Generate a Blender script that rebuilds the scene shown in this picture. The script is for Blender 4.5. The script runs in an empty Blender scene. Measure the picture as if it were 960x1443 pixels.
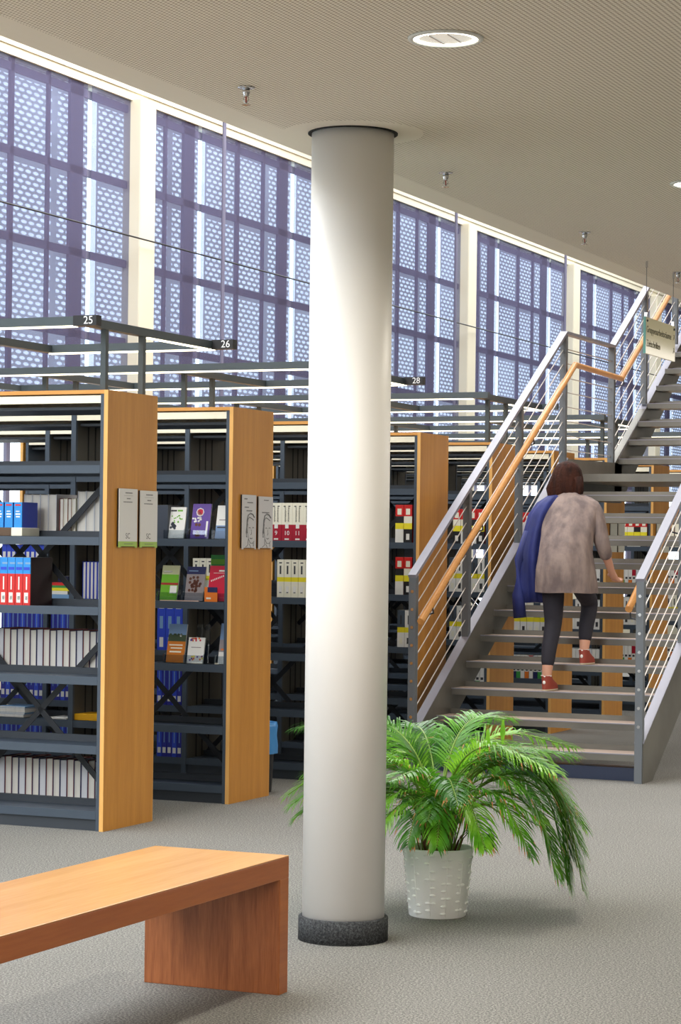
import bpy, math, random
from mathutils import Vector, Matrix
random.seed(7)
C = bpy.context.scene.collection
SC = bpy.context.scene
R = math.radians

# ------------------------------------------------------------------ camera
# world axes: +Y runs along the window wall (and the stair), -X points to the window wall
F = 3250.0
YAW = R(23.6); SN, CS = math.sin(YAW), math.cos(YAW)
cam = bpy.data.cameras.new('camera'); camo = bpy.data.objects.new('camera', cam); C.objects.link(camo)
cam.sensor_fit = 'VERTICAL'; cam.sensor_height = 36.0; cam.lens = 36.0 * F / 1443.0
cam.shift_y = 48.5 / 1443.0
cam.clip_end = 200
camo.matrix_world = (Matrix.Translation((0, 0, 1.5)) @ Matrix.Rotation(YAW, 4, 'Z') @
                     Matrix.Rotation(math.pi/2, 4, 'X') @ Matrix.Rotation(0.0125, 4, 'Z'))
SC.camera = camo

# ------------------------------------------------------------------ world + light
w = bpy.data.worlds.new('sky'); SC.world = w; w.use_nodes = True
bg = w.node_tree.nodes['Background']
bg.inputs[0].default_value = (0.86, 0.93, 1.0, 1); bg.inputs[1].default_value = 3.0
SC.view_settings.view_transform = 'Standard'; SC.view_settings.look = 'None'
SC.view_settings.exposure = 0.0; SC.view_settings.gamma = 1.0
SC.view_settings.use_curve_mapping = False
SC.cycles.use_denoising = True
SC.cycles.max_bounces = 6; SC.cycles.diffuse_bounces = 4; SC.cycles.transparent_max_bounces = 16
SC.cycles.sample_clamp_indirect = 6.0
SC.cycles.caustics_reflective = False; SC.cycles.caustics_refractive = False

def area(name, loc, sx, sy, power, col, rot=(0, 0, 0)):
    l = bpy.data.lights.new(name, 'AREA'); l.shape = 'RECTANGLE'; l.size = sx; l.size_y = sy
    l.energy = power; l.color = col
    o = bpy.data.objects.new(name, l); C.objects.link(o); o.location = loc; o.rotation_euler = rot
    return o
# unseen fill lights added overhead to brighten the tall hall
area('hall_fill_light', (-7.6, 6, 7.1), 5, 10, 850, (0.95, 0.97, 1.0))
area('hall_fill_light', (-7.6, 18, 7.1), 5, 10, 900, (0.95, 0.97, 1.0))
area('hall_fill_light', (-7.6, 31, 7.1), 5, 12, 800, (0.95, 0.97, 1.0))
area('hall_fill_light', (-7.2, -1.5, 6.9), 5, 6, 1300, (0.94, 0.97, 1.0), (R(38), 0, R(4)))
# added fill lights under the low gallery ceiling, behind and beside the camera
area('gallery_fill_light', (1.5, -2.0, 3.0), 5, 3, 560, (1.0, 0.92, 0.82))
area('gallery_fill_light', (5.5, 7.0, 3.0), 2.5, 8, 240, (1.0, 0.9, 0.8))
area('gallery_fill_light', (-1.0, 2.0, 3.0), 2.0, 2.0, 130, (1.0, 0.92, 0.8))

area('gallery_fill_light', (-0.6, 18.0, 3.0), 3.5, 13, 420, (1.0, 0.94, 0.86))

# ------------------------------------------------------------------ helpers
def lin(c):
    return tuple(((v/255)/12.92 if v/255 <= 0.04045 else ((v/255+0.055)/1.055)**2.4) for v in c)
MATS = {}
def mat(name, rgb, rough=0.55, metal=0.0, emit=None, strength=0, spec=0.5, bump=None, var=None):
    """plain material; bump=(scale,strength); var=(scale, rgb2, stretch xyz)"""
    if name in MATS: return MATS[name]
    m = bpy.data.materials.new(name); m.use_nodes = True
    nt = m.node_tree; b = nt.nodes['Principled BSDF']
    b.inputs['Base Color'].default_value = (*lin(rgb), 1); b.inputs['Roughness'].default_value = rough
    b.inputs['Metallic'].default_value = metal; b.inputs['Specular IOR Level'].default_value = spec
    if emit:
        b.inputs['Emission Color'].default_value = (*lin(emit), 1); b.inputs['Emission Strength'].default_value = strength
    tc = nt.nodes.new('ShaderNodeTexCoord')
    if var:
        mp = nt.nodes.new('ShaderNodeMapping'); mp.inputs['Scale'].default_value = var[2]
        nt.links.new(tc.outputs['Object'], mp.inputs[0])
        nz = nt.nodes.new('ShaderNodeTexNoise'); nz.inputs['Scale'].default_value = var[0]; nz.inputs['Detail'].default_value = 4
        nt.links.new(mp.outputs[0], nz.inputs[0])
        rp = nt.nodes.new('ShaderNodeValToRGB'); rp.color_ramp.elements[0].position = 0.35; rp.color_ramp.elements[1].position = 0.65
        rp.color_ramp.elements[0].color = (*lin(rgb), 1); rp.color_ramp.elements[1].color = (*lin(var[1]), 1)
        nt.links.new(nz.outputs[0], rp.inputs[0]); nt.links.new(rp.outputs[0], b.inputs['Base Color'])
    if bump:
        n2 = nt.nodes.new('ShaderNodeTexNoise'); n2.inputs['Scale'].default_value = bump[0]
        nt.links.new(tc.outputs['Object'], n2.inputs[0])
        bp = nt.nodes.new('ShaderNodeBump'); bp.inputs['Strength'].default_value = bump[1]; bp.inputs['Distance'].default_value = 0.01
        nt.links.new(n2.outputs[0], bp.inputs['Height']); nt.links.new(bp.outputs[0], b.inputs['Normal'])
    MATS[name] = m
    return m

class MB:
    def __init__(s): s.v = []; s.f = []; s.mi = []; s.ms = []
    def _m(s, m):
        if m not in s.ms: s.ms.append(m)
        return s.ms.index(m)
    def face(s, pts, m):
        n = len(s.v); s.v += [tuple(p) for p in pts]; s.f.append(tuple(range(n, n+len(pts)))); s.mi.append(s._m(m))
    def box(s, x0, x1, y0, y1, z0, z1, m, M=None):
        if x0 > x1: x0, x1 = x1, x0
        if y0 > y1: y0, y1 = y1, y0
        if z0 > z1: z0, z1 = z1, z0
        p = [Vector(q) for q in ((x0,y0,z0),(x1,y0,z0),(x1,y1,z0),(x0,y1,z0),(x0,y0,z1),(x1,y0,z1),(x1,y1,z1),(x0,y1,z1))]
        if M: p = [M @ q for q in p]
        n = len(s.v); s.v += [tuple(q) for q in p]; k = s._m(m)
        for f in ((0,3,2,1),(4,5,6,7),(0,1,5,4),(1,2,6,5),(2,3,7,6),(3,0,4,7)):
            s.f.append(tuple(n+i for i in f)); s.mi.append(k)
        return s
    def prism(s, pts, off, m):
        """polygon pts extruded by vector off"""
        n = len(s.v); L = len(pts); off = Vector(off); k = s._m(m)
        s.v += [tuple(p) for p in pts] + [tuple(Vector(p)+off) for p in pts]
        s.f.append(tuple(range(n+L-1, n-1, -1))); s.mi.append(k)
        s.f.append(tuple(range(n+L, n+2*L))); s.mi.append(k)
        for i in range(L):
            j = (i+1) % L; s.f.append((n+i, n+j, n+L+j, n+L+i)); s.mi.append(k)
        return s
    def lathe(s, prof, c, m, seg=40, caps=True):
        n = len(s.v); k = s._m(m)
        for r, z in prof:
            for i in range(seg):
                a = 2*math.pi*i/seg; s.v.append((c[0]+r*math.cos(a), c[1]+r*math.sin(a), c[2]+z))
        for j in range(len(prof)-1):
            for i in range(seg):
                i2 = (i+1) % seg
                s.f.append((n+j*seg+i, n+j*seg+i2, n+(j+1)*seg+i2, n+(j+1)*seg+i)); s.mi.append(k)
        if caps:
            s.f.append(tuple(n+i for i in range(seg-1, -1, -1))); s.mi.append(k)
            s.f.append(tuple(n+(len(prof)-1)*seg+i for i in range(seg))); s.mi.append(k)
        return s
    def tube(s, pts, rad, m, seg=8):
        pts = [Vector(p) for p in pts]; k = s._m(m); n = len(s.v)
        rads = rad if isinstance(rad, (list, tuple)) else [rad]*len(pts)
        for i, p in enumerate(pts):
            a = pts[max(0, i-1)]; b = pts[min(len(pts)-1, i+1)]; t = (b-a).normalized()
            if 0 < i < len(pts)-1:
                t1 = (p-a).normalized(); t2 = (b-p).normalized(); t = (t1+t2).normalized()
            u = t.cross(Vector((0, 0, 1)));
            if u.length < 1e-3: u = t.cross(Vector((0, 1, 0)))
            u.normalize(); v = t.cross(u)
            for q in range(seg):
                an = 2*math.pi*q/seg; s.v.append(tuple(p + (u*math.cos(an)+v*math.sin(an))*rads[i]))
        for i in range(len(pts)-1):
            for q in range(seg):
                q2 = (q+1) % seg
                s.f.append((n+i*seg+q, n+i*seg+q2, n+(i+1)*seg+q2, n+(i+1)*seg+q)); s.mi.append(k)
        s.f.append(tuple(n+i for i in range(seg-1, -1, -1))); s.mi.append(k)
        e = n+(len(pts)-1)*seg; s.f.append(tuple(e+i for i in range(seg))); s.mi.append(k)
        return s
    def bar(s, a, b, wu, wv, m, up=(0, 0, 1)):
        """rectangular bar from a to b"""
        a = Vector(a); b = Vector(b); t = (b-a).normalized(); u = t.cross(Vector(up)).normalized(); v = u.cross(t)
        pa = [a+u*sx*wu/2+v*sy*wv/2 for sx, sy in ((-1,-1),(1,-1),(1,1),(-1,1))]
        return s.prism(pa, b-a, m)
    def ball(s, c, r, m, seg=10, rings=6):
        if not hasattr(r, '__len__'): r = (r, r, r)
        n = len(s.v); k = s._m(m)
        for j in range(rings+1):
            th = math.pi*j/rings
            for i in range(seg):
                a = 2*math.pi*i/seg
                s.v.append((c[0]+r[0]*math.sin(th)*math.cos(a), c[1]+r[1]*math.sin(th)*math.sin(a), c[2]+r[2]*math.cos(th)))
        for j in range(rings):
            for i in range(seg):
                i2 = (i+1) % seg
                s.f.append((n+j*seg+i, n+(j+1)*seg+i, n+(j+1)*seg+i2, n+j*seg+i2)); s.mi.append(k)
        return s
    def build(s, name, parent=None, loc=None, smooth=False, bevel=0):
        me = bpy.data.meshes.new(name)
        vs = s.v
        if loc is not None: vs = [(a-loc[0], b-loc[1], c-loc[2]) for a, b, c in vs]
        me.from_pydata(vs, [], s.f); me.update()
        for m in s.ms: me.materials.append(m)
        me.polygons.foreach_set('material_index', s.mi)
        if smooth:
            me.polygons.foreach_set('use_smooth', [len(f) <= 4 for f in s.f])
        o = bpy.data.objects.new(name, me); C.objects.link(o)
        if loc is not None: o.location = loc
        if parent: o.parent = parent
        if bevel:
            b = o.modifiers.new('bevel', 'BEVEL'); b.width = bevel; b.segments = 2; b.limit_method = 'ANGLE'
        return o

def tag(o, label=None, cat=None, group=None, kind=None):
    if label:
        o['label'] = label
        if not 4 <= len(label.split()) <= 16: print('LABEL', len(label.split()), label)
    if cat: o['category'] = cat
    if group: o['group'] = group
    if kind: o['kind'] = kind
    return o
def empty(name, loc=(0, 0, 0)):
    o = bpy.data.objects.new(name, None); C.objects.link(o); o.location = loc; o.empty_display_size = 0.1
    return o
def kids(o): return [c for c in bpy.data.objects if c.parent == o]
def copy_tree(o, parent=None, cache=None):
    c = o.copy(); C.objects.link(c); c.parent = parent
    for ch in list(o.children): copy_tree(ch, c)
    return c
def text(s, size, m, M, name='lettering', parent=None, depth=0.0006, width=None, align='CENTER'):
    cu = bpy.data.curves.new(name, 'FONT'); cu.body = s; cu.size = size; cu.extrude = depth
    cu.align_x = align; cu.align_y = 'CENTER'; cu.resolution_u = 3
    t = bpy.data.objects.new(name, cu); C.objects.link(t)
    dg = bpy.context.evaluated_depsgraph_get()
    me = bpy.data.meshes.new_from_object(t.evaluated_get(dg))
    bpy.data.objects.remove(t)
    xs = [v.co.x for v in me.vertices]
    if width and xs:
        k = width/(max(xs)-min(xs)); me.transform(Matrix.Diagonal((k, 1, 1, 1)))
    me.transform(M); me.materials.clear(); me.materials.append(m)
    o = bpy.data.objects.new(name, me); C.objects.link(o)
    if parent: o.parent = parent
    return o
FACE_Y = Matrix.Rotation(math.pi/2, 4, 'X')                                    # faces -Y
FACE_X = Matrix.Rotation(math.pi/2, 4, 'Z') @ Matrix.Rotation(math.pi/2, 4, 'X')  # faces +X
def T(x, y, z): return Matrix.Translation((x, y, z))
def Xat(px, Y, y=750):
    """world X of the point on the plane Y=const that the image column px looks at"""
    dx = (px - 0.0125*(770-y) - 480)/F
    return -Y*(SN - CS*dx)/(CS + SN*dx)

# ------------------------------------------------------------------ node materials
def nodes(m): m.use_nodes = True; m.node_tree.nodes.clear(); return m.node_tree
class N:
    def __init__(s, nt): s.nt = nt
    def math(s, op, a, b=None, clamp=False):
        n = s.nt.nodes.new('ShaderNodeMath'); n.operation = op; n.use_clamp = clamp
        for i, v in enumerate((a, b)):
            if v is None: continue
            if isinstance(v, (int, float)): n.inputs[i].default_value = v
            else: s.nt.links.new(v, n.inputs[i])
        return n.outputs[0]
def wood(name, c1, c2, grain='Z', rough=0.42, scale=1.0):
    m = bpy.data.materials.new(name); nt = nodes(m); n = nt.nodes; L = nt.links
    out = n.new('ShaderNodeOutputMaterial'); b = n.new('ShaderNodeBsdfPrincipled'); L.new(b.outputs[0], out.inputs[0])
    tc = n.new('ShaderNodeTexCoord'); mp = n.new('ShaderNodeMapping'); L.new(tc.outputs['Object'], mp.inputs[0])
    sc = {'Z': (1, 1, 0.06), 'Y': (1, 0.06, 1), 'X': (0.06, 1, 1)}[grain]
    mp.inputs['Scale'].default_value = tuple(v*scale for v in sc)
    z1 = n.new('ShaderNodeTexNoise'); z1.inputs['Scale'].default_value = 14; z1.inputs['Detail'].default_value = 6; L.new(mp.outputs[0], z1.inputs[0])
    z2 = n.new('ShaderNodeTexNoise'); z2.inputs['Scale'].default_value = 120; z2.inputs['Detail'].default_value = 3; L.new(mp.outputs[0], z2.inputs[0])
    mx = N(nt).math('ADD', N(nt).math('MULTIPLY', z1.outputs[0], 0.65), N(nt).math('MULTIPLY', z2.outputs[0], 0.35))
    rp = n.new('ShaderNodeValToRGB'); rp.color_ramp.elements[0].position = 0.36; rp.color_ramp.elements[1].position = 0.64
    rp.color_ramp.elements[0].color = (*lin(c1), 1); rp.color_ramp.elements[1].color = (*lin(c2), 1)
    L.new(mx, rp.inputs[0]); L.new(rp.outputs[0], b.inputs['Base Color']); b.inputs['Roughness'].default_value = rough
    MATS[name] = m; return m
M_panel = wood('beech_veneer', (190, 128, 48), (208, 146, 62))
M_board = wood('beech_board_edge', (206, 142, 66), (222, 160, 84), 'X')
M_edge = wood('beech_light_edge', (226, 170, 92), (240, 186, 108))
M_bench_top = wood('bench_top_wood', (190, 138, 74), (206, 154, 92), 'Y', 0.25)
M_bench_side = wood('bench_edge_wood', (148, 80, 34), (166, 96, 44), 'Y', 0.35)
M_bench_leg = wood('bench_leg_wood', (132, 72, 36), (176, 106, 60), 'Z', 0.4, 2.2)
M_rail = wood('handrail_wood', (206, 140, 74), (226, 164, 96), 'Y', 0.3)

def carpet(name, c1, c2, c3):
    m = bpy.data.materials.new(name); nt = nodes(m); n = nt.nodes; L = nt.links
    out = n.new('ShaderNodeOutputMaterial'); b = n.new('ShaderNodeBsdfPrincipled'); L.new(b.outputs[0], out.inputs[0])
    tc = n.new('ShaderNodeTexCoord')
    z1 = n.new('ShaderNodeTexNoise'); z1.inputs['Scale'].default_value = 130; z1.inputs['Detail'].default_value = 5; z1.inputs['Roughness'].default_value = 0.8; L.new(tc.outputs['Object'], z1.inputs[0])
    z2 = n.new('ShaderNodeTexNoise'); z2.inputs['Scale'].default_value = 0.9; L.new(tc.outputs['Object'], z2.inputs[0])
    rp = n.new('ShaderNodeValToRGB'); e = rp.color_ramp.elements
    e[0].position = 0.36; e[0].color = (*lin(c1), 1); e[1].position = 0.66; e[1].color = (*lin(c3), 1)
    k = e.new(0.5); k.color = (*lin(c2), 1)
    L.new(z1.outputs[0], rp.inputs[0])
    mx = n.new('ShaderNodeMixRGB'); mx.blend_type = 'MULTIPLY'; mx.inputs[0].default_value = 0.12
    L.new(rp.outputs[0], mx.inputs[1]); L.new(z2.outputs[0], mx.inputs[2])
    L.new(mx.outputs[0], b.inputs['Base Color']); b.inputs['Roughness'].default_value = 0.95; b.inputs['Specular IOR Level'].default_value = 0.1
    bp = n.new('ShaderNodeBump'); bp.inputs['Strength'].default_value = 0.25; bp.inputs['Distance'].default_value = 0.004
    L.new(z1.outputs[0], bp.inputs['Height']); L.new(bp.outputs[0], b.inputs['Normal'])
    MATS[name] = m; return m
M_carpet = carpet('grey_carpet', (66, 66, 64), (124, 123, 119), (186, 184, 176))
M_collar = carpet('dark_carpet_collar', (40, 42, 44), (66, 68, 70), (100, 102, 104))

def ceiling_mat():
    m = bpy.data.materials.new('perforated_ceiling'); nt = nodes(m); n = nt.nodes; L = nt.links; q = N(nt)
    out = n.new('ShaderNodeOutputMaterial'); b = n.new('ShaderNodeBsdfPrincipled'); L.new(b.outputs[0], out.inputs[0])
    tc = n.new('ShaderNodeTexCoord'); sp = n.new('ShaderNodeSeparateXYZ'); L.new(tc.outputs['Object'], sp.inputs[0])
    P = 0.0165
    fx = q.math('SUBTRACT', q.math('FRACT', q.math('DIVIDE', sp.outputs[0], P)), 0.5)
    fy = q.math('SUBTRACT', q.math('FRACT', q.math('DIVIDE', sp.outputs[1], P)), 0.5)
    d = q.math('ADD', q.math('MULTIPLY', fx, fx), q.math('MULTIPLY', fy, fy))
    hole = q.math('LESS_THAN', d, 0.07)
    # plain margin along the slab edge, plain disc round the column
    edge = q.math('GREATER_THAN', sp.outputs[0], -3.72)
    ax = q.math('SUBTRACT', sp.outputs[0], -3.506); ay = q.math('SUBTRACT', sp.outputs[1], 8.095)
    rr = q.math('ADD', q.math('MULTIPLY', ax, ax), q.math('MULTIPLY', ay, ay))
    disc = q.math('GREATER_THAN', rr, 0.27*0.27)
    hole = q.math('MULTIPLY', q.math('MULTIPLY', hole, edge), disc)
    mx = n.new('ShaderNodeMixRGB'); L.new(hole, mx.inputs[0])
    mx.inputs[1].default_value = (*lin((250, 242, 228)), 1); mx.inputs[2].default_value = (*lin((160, 142, 120)), 1)
    L.new(mx.outputs[0], b.inputs['Base Color']); b.inputs['Roughness'].default_value = 0.9
    b.inputs['Specular IOR Level'].default_value = 0.1
    return m
M_ceil = ceiling_mat()

def screen_mat():
    """exterior perforated sunscreen: slotted metal that lets the sky through its slots"""
    m = bpy.data.materials.new('perforated_sunscreen'); nt = nodes(m); n = nt.nodes; L = nt.links; q = N(nt)
    out = n.new('ShaderNodeOutputMaterial'); t = n.new('ShaderNodeBsdfTransparent'); L.new(t.outputs[0], out.inputs[0])
    tc = n.new('ShaderNodeTexCoord'); sp = n.new('ShaderNodeSeparateXYZ'); L.new(tc.outputs['Object'], sp.inputs[0])
    def slots(pu, pv, sh):
        row = q.math('DIVIDE', q.math('ADD', sp.outputs[2], sh), pv)
        st = q.math('MULTIPLY', q.math('MODULO', q.math('FLOOR', row), 2.0), 0.5)
        fu = q.math('SUBTRACT', q.math('FRACT', q.math('ADD', q.math('DIVIDE', sp.outputs[1], pu), st)), 0.5)
        fv = q.math('SUBTRACT', q.math('FRACT', row), 0.5)
        du = q.math('DIVIDE', fu, 0.42); dv = q.math('DIVIDE', fv, 0.35)
        d = q.math('ADD', q.math('MULTIPLY', du, du), q.math('MULTIPLY', dv, dv))
        return q.math('SUBTRACT', 1.6, q.math('MULTIPLY', d, 1.35), clamp=True)
    s1 = slots(0.128, 0.050, 0.0)
    # blank margins of each cassette
    cu = q.math('FRACT', q.math('DIVIDE', q.math('SUBTRACT', sp.outputs[1], 20.66+0.33), 0.74))
    cv = q.math('FRACT', q.math('DIVIDE', q.math('SUBTRACT', sp.outputs[2], 2.69), 0.745))
    okc = q.math('MULTIPLY', q.math('LESS_THAN', cu, 0.86), q.math('LESS_THAN', cv, 0.87))
    # open joint between two sunscreen panels
    gj = q.math('FRACT', q.math('DIVIDE', q.math('SUBTRACT', sp.outputs[1], 20.66+0.13), 2.22))
    joint = q.math('LESS_THAN', gj, 0.075)
    # patches of looser mesh behind
    nz = n.new('ShaderNodeTexNoise'); nz.inputs['Scale'].default_value = 0.8; L.new(tc.outputs['Object'], nz.inputs[0])
    base = q.math('ADD', 0.06, q.math('MULTIPLY', nz.outputs[0], 0.42))
    rp = q.math('ADD', base, q.math('MULTIPLY', q.math('MULTIPLY', s1, okc), q.math('SUBTRACT', 0.95, base)))
    rp = q.math('MAXIMUM', rp, joint)
    cm = n.new('ShaderNodeCombineColor'); 
    for i, k in enumerate((0.84, 0.9, 1.0)): L.new(q.math('MULTIPLY', rp, k), cm.inputs[i])
    L.new(cm.outputs[0], t.inputs[0]); return m
M_screen = screen_mat()
def blind_mat():
    m = bpy.data.materials.new('purple_blind_fabric'); nt = nodes(m); n = nt.nodes; L = nt.links
    out = n.new('ShaderNodeOutputMaterial'); t = n.new('ShaderNodeBsdfTransparent'); t.inputs[0].default_value = (0.72, 0.74, 0.79, 1)
    d = n.new('ShaderNodeBsdfDiffuse'); d.inputs[0].default_value = (*lin((152, 144, 176)), 1)
    a = n.new('ShaderNodeMixShader'); a.inputs[0].default_value = 0.19
    L.new(t.outputs[0], a.inputs[1]); L.new(d.outputs[0], a.inputs[2]); L.new(a.outputs[0], out.inputs[0]); return m
M_blind = blind_mat()
def clear(name, tint, gloss=0.06, rough=0.02):
    m = bpy.data.materials.new(name); nt = nodes(m); n = nt.nodes; L = nt.links
    out = n.new('ShaderNodeOutputMaterial'); t = n.new('ShaderNodeBsdfTransparent'); t.inputs[0].default_value = (*tint, 1)
    g = n.new('ShaderNodeBsdfGlossy'); g.inputs['Roughness'].default_value = rough
    a = n.new('ShaderNodeMixShader'); a.inputs[0].default_value = gloss
    L.new(t.outputs[0], a.inputs[1]); L.new(g.outputs[0], a.inputs[2]); L.new(a.outputs[0], out.inputs[0]); return m
M_glass = clear('window_glass', (0.96, 0.98, 0.98))
M_acryl = clear('acrylic', (0.88, 0.92, 0.95), 0.16)

M_cream = mat('cream_paint', (226, 218, 194), 0.6)
M_white = mat('white_plaster', (238, 236, 230), 0.7, bump=(60, 0.05))
M_colpaint = mat('column_paint', (242, 240, 236), 0.45)
M_dframe = mat('dark_window_frame', (112, 110, 132), 0.6)
M_steel = mat('slate_steel', (64, 75, 88), 0.45, 0.0, spec=0.5)
M_steel_d = mat('dark_slate_steel', (52, 58, 66), 0.5)
M_brace = mat('brace_steel', (22, 26, 34), 0.5)
M_divider = mat('shelf_divider_steel', (70, 68, 60), 0.55, var=(3, (84, 80, 68), (1, 1, 1)))
M_slot = mat('slot_black', (20, 20, 20), 0.8)
M_fascia = mat('cream_fascia', (246, 238, 214), 0.5)
M_beam = mat('lamp_beam_steel', (66, 76, 80), 0.45)
M_strip = mat('lamp_strip_diffuser', (255, 250, 230), 0.5, emit=(255, 248, 214), strength=3.2)
M_black = mat('black_plastic', (24, 24, 26), 0.5)
M_numw = mat('white_lettering', (245, 245, 245), 0.5)
M_stair = mat('stair_steel', (104, 102, 96), 0.4, 0.4, bump=(30, 0.04), var=(2.5, (122, 120, 112), (1, 1, 1)))
M_rail_s = mat('painted_rail_steel', (142, 142, 154), 0.45)
M_post = mat('painted_post_steel', (104, 110, 116), 0.45)
M_cable = mat('steel_cable', (196, 188, 180), 0.4, 0.2)
M_chrome = mat('chrome', (210, 210, 212), 0.15, 1.0)
M_tread = mat('tread_covering', (176, 156, 142), 0.6, bump=(200, 0.1))

# ------------------------------------------------------------------ room shell
XW = -10.6          # inner face of the window wall
ZC = 3.08           # gallery ceiling
XE = -3.89          # edge of the gallery
def struct(name, mb, **k): return tag(mb.build(name, **k), kind='structure')
struct('floor', MB().box(-14, 12, -9, 46, -0.2, 0, M_carpet))
struct('ceiling', MB().box(XE, 12, -9, 46, ZC, 3.5, M_ceil), bevel=0.02)
struct('ceiling_roof', MB().box(-14, 12, -9, 46, 7.2, 7.4, M_white))
struct('wall_right', MB().box(11.8, 12, -9, 46, 0, 7.2, M_white))
struct('wall_back', MB().box(-10.9, 12, -9.2, -9, 0, 7.2, M_white))
struct('wall_front', MB().box(-10.9, 12, 46, 46.2, 0, 7.2, M_white))
wl = MB()
wl.box(XW-0.35, XW+0.005, -9, 46, 5.70, 7.2, M_cream)
wl.box(XW-0.35, XW, -9, 46, 0, 0.35, M_cream)
struct('wall_left', wl)
struct('trim_1', MB().box(XW+0.005, XW+0.02, -9, 46, 5.78, 7.2, M_cream))
PIL = [19.36+4.44*k for k in range(-6, 6)]
for i, y in enumerate(PIL):
    struct('trim_%d' % (i+2), MB().box(XW-0.1, XW+0.10, y-0.15, y+0.15, 0, 5.72, M_cream), bevel=0.015)
GAP = [20.66+2.22*n for n in range(-12, 12)]
# window frames behind the blinds and the outside sunscreen
fb = MB()
for i, (a, b) in enumerate(zip(PIL[:-1], PIL[1:])):
    r = tag(empty('window_%d' % (i+1), (XW-0.3, a, 0.35)), kind='structure')
    f = MB(); o = (XW-0.3, a, 0.35)
    for z in (0.38, 2.66, 3.41, 4.15, 4.90, 5.62): f.box(XW-0.075, XW-0.045, a, b, z-0.035, z+0.035, M_dframe)
    y = a
    for g in GAP:
        if a < g+0.93 < b: f.box(XW-0.075, XW-0.045, g+0.90, g+0.96, 0.35, 5.7, M_dframe)
        if a < g+1.55 < b: f.box(XW-0.075, XW-0.045, g+1.53, g+1.57, 0.35, 5.7, M_dframe)
    for g in GAP:
        if a < g < b: f.box(XW-0.075, XW-0.045, g-0.30, g-0.07, 0.35, 5.7, M_dframe)
    g = f.build('window_frame'); g.parent = r; g.matrix_parent_inverse = r.matrix_world.inverted(); g.location = (0,0,0)
    me = g.data; me.transform(Matrix.Translation((-o[0], -o[1], -o[2]))); g.matrix_parent_inverse = Matrix()
    p = MB().box(XW-0.090, XW-0.085, a, b, 0.36, 5.69, M_glass).build('window_pane', loc=o); p.location = (0, 0, 0); p.parent = r
sc_ = MB()
sc_.face([(XW-0.115, -9, 2.5), (XW-0.115, 46, 2.5), (XW-0.115, 46, 6.4), (XW-0.115, -9, 6.4)], M_screen)
struct('trim_20', sc_)
# roller blinds
bl = {-2: 'leftmost in the photo', -1: 'crossed by the first cream pillar', 0: 'right of the first cream pillar', 1: 'mostly behind the round white column',
      2: 'just right of the round white column', 3: 'crossed by the cream pillar right of the round column', 4: 'between the two cream pillars right of the round column',
      5: 'crossed by the cream pillar above the stair rail', 6: 'above the stair landing', 7: 'behind the hanging glass sign', 8: 'far down the wall past the hanging sign',
      9: 'second last down the wall', 10: 'last down the wall'}
for n in range(-2, 11):
    g0 = 20.66+2.22*n; y0 = g0+0.04; y1 = g0+2.22-0.04
    r = empty('roller_blind', (XW-0.02, (y0+y1)/2, 5.66))
    b = MB().box(XW-0.022, XW-0.020, y0, y1, 2.47, 5.70, M_blind).build('blind_fabric', loc=r.location); b.location = (0,0,0); b.parent = r
    b = MB().box(XW-0.032, XW-0.008, y0, y1, 2.44, 2.47, M_dframe).build('bottom_bar', loc=r.location); b.location = (0,0,0); b.parent = r
    tag(r, 'translucent purple roller blind, ' + bl[n], 'roller blind', 'roller blinds along the window wall')
tag(MB().tube([(XW+0.20, 0, 4.36), (XW+0.20, 46, 4.36)], 0.008, M_black, 6).build('cable'), 'thin dark cable stretched level across the purple window blinds', 'cable')
for y in (20.60, 27.1, 31.5):
    o = MB().tube([(XW+0.33, y-0.1, 0), (XW+0.33, y-0.1, 5.7)], 0.02, M_dframe, 10).build('pipe')
    tag(o, 'thin grey pipe before the purple blinds, %s' % {20.60: 'between the first two cream pillars', 27.1: 'right of the round column', 31.5: 'between the third and fourth cream pillars'}[y], 'pipe')

# ------------------------------------------------------------------ round column
cx, cy = -3.506, 8.095
col = empty('column', (cx, cy, 0))
tag(col, 'thick round white column with a dark carpet collar at its foot', 'column')
sh = MB().lathe([(0.1575, 0.075), (0.1575, 3.079)], (0, 0, 0), M_colpaint, 72).build('shaft', col, smooth=True)
cl = MB().lathe([(0.158, 0.0), (0.172, 0.0), (0.172, 0.086), (0.166, 0.092), (0.158, 0.09)], (0, 0, 0), M_collar, 72, False).build('collar', col, smooth=True)
cl['label'] = 'dark carpet collar'
gp = MB().lathe([(0.158, 3.0795), (0.172, 3.0795), (0.172, 3.076), (0.158, 3.076)], (0, 0, 0), M_slot, 72, False).build('ceiling_ring', col)
# the smooth seam ring of the plain disc
# ------------------------------------------------------------------ bench
bw = 0.51; bl = 2.6; bh = 0.46; th = 0.075
x1 = -3.25; y1 = 7.04  # corner nearest the camera on the right end
b = empty('bench', (x1-bw/2, y1-bl/2, 0))
tag(b, 'long low reddish-brown wooden bench on grey carpet in front of the white column', 'bench')
def rel(mb, nm, par, bevel=0, smooth=False):
    o = mb.build(nm, loc=tuple(par.location), bevel=bevel, smooth=smooth); o.location = (0, 0, 0); o.parent = par; return o
top = MB()
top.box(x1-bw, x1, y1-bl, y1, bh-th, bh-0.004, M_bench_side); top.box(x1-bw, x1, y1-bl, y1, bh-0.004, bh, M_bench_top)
rel(top, 'seat', b, 0.002)
for (a0, a1) in ((y1-0.068, y1), (y1-bl, y1-bl+0.068)):
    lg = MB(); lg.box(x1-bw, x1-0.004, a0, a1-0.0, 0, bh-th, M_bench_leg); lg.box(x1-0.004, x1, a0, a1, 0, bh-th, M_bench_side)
    rel(lg, 'leg', b, 0.002)

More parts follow.
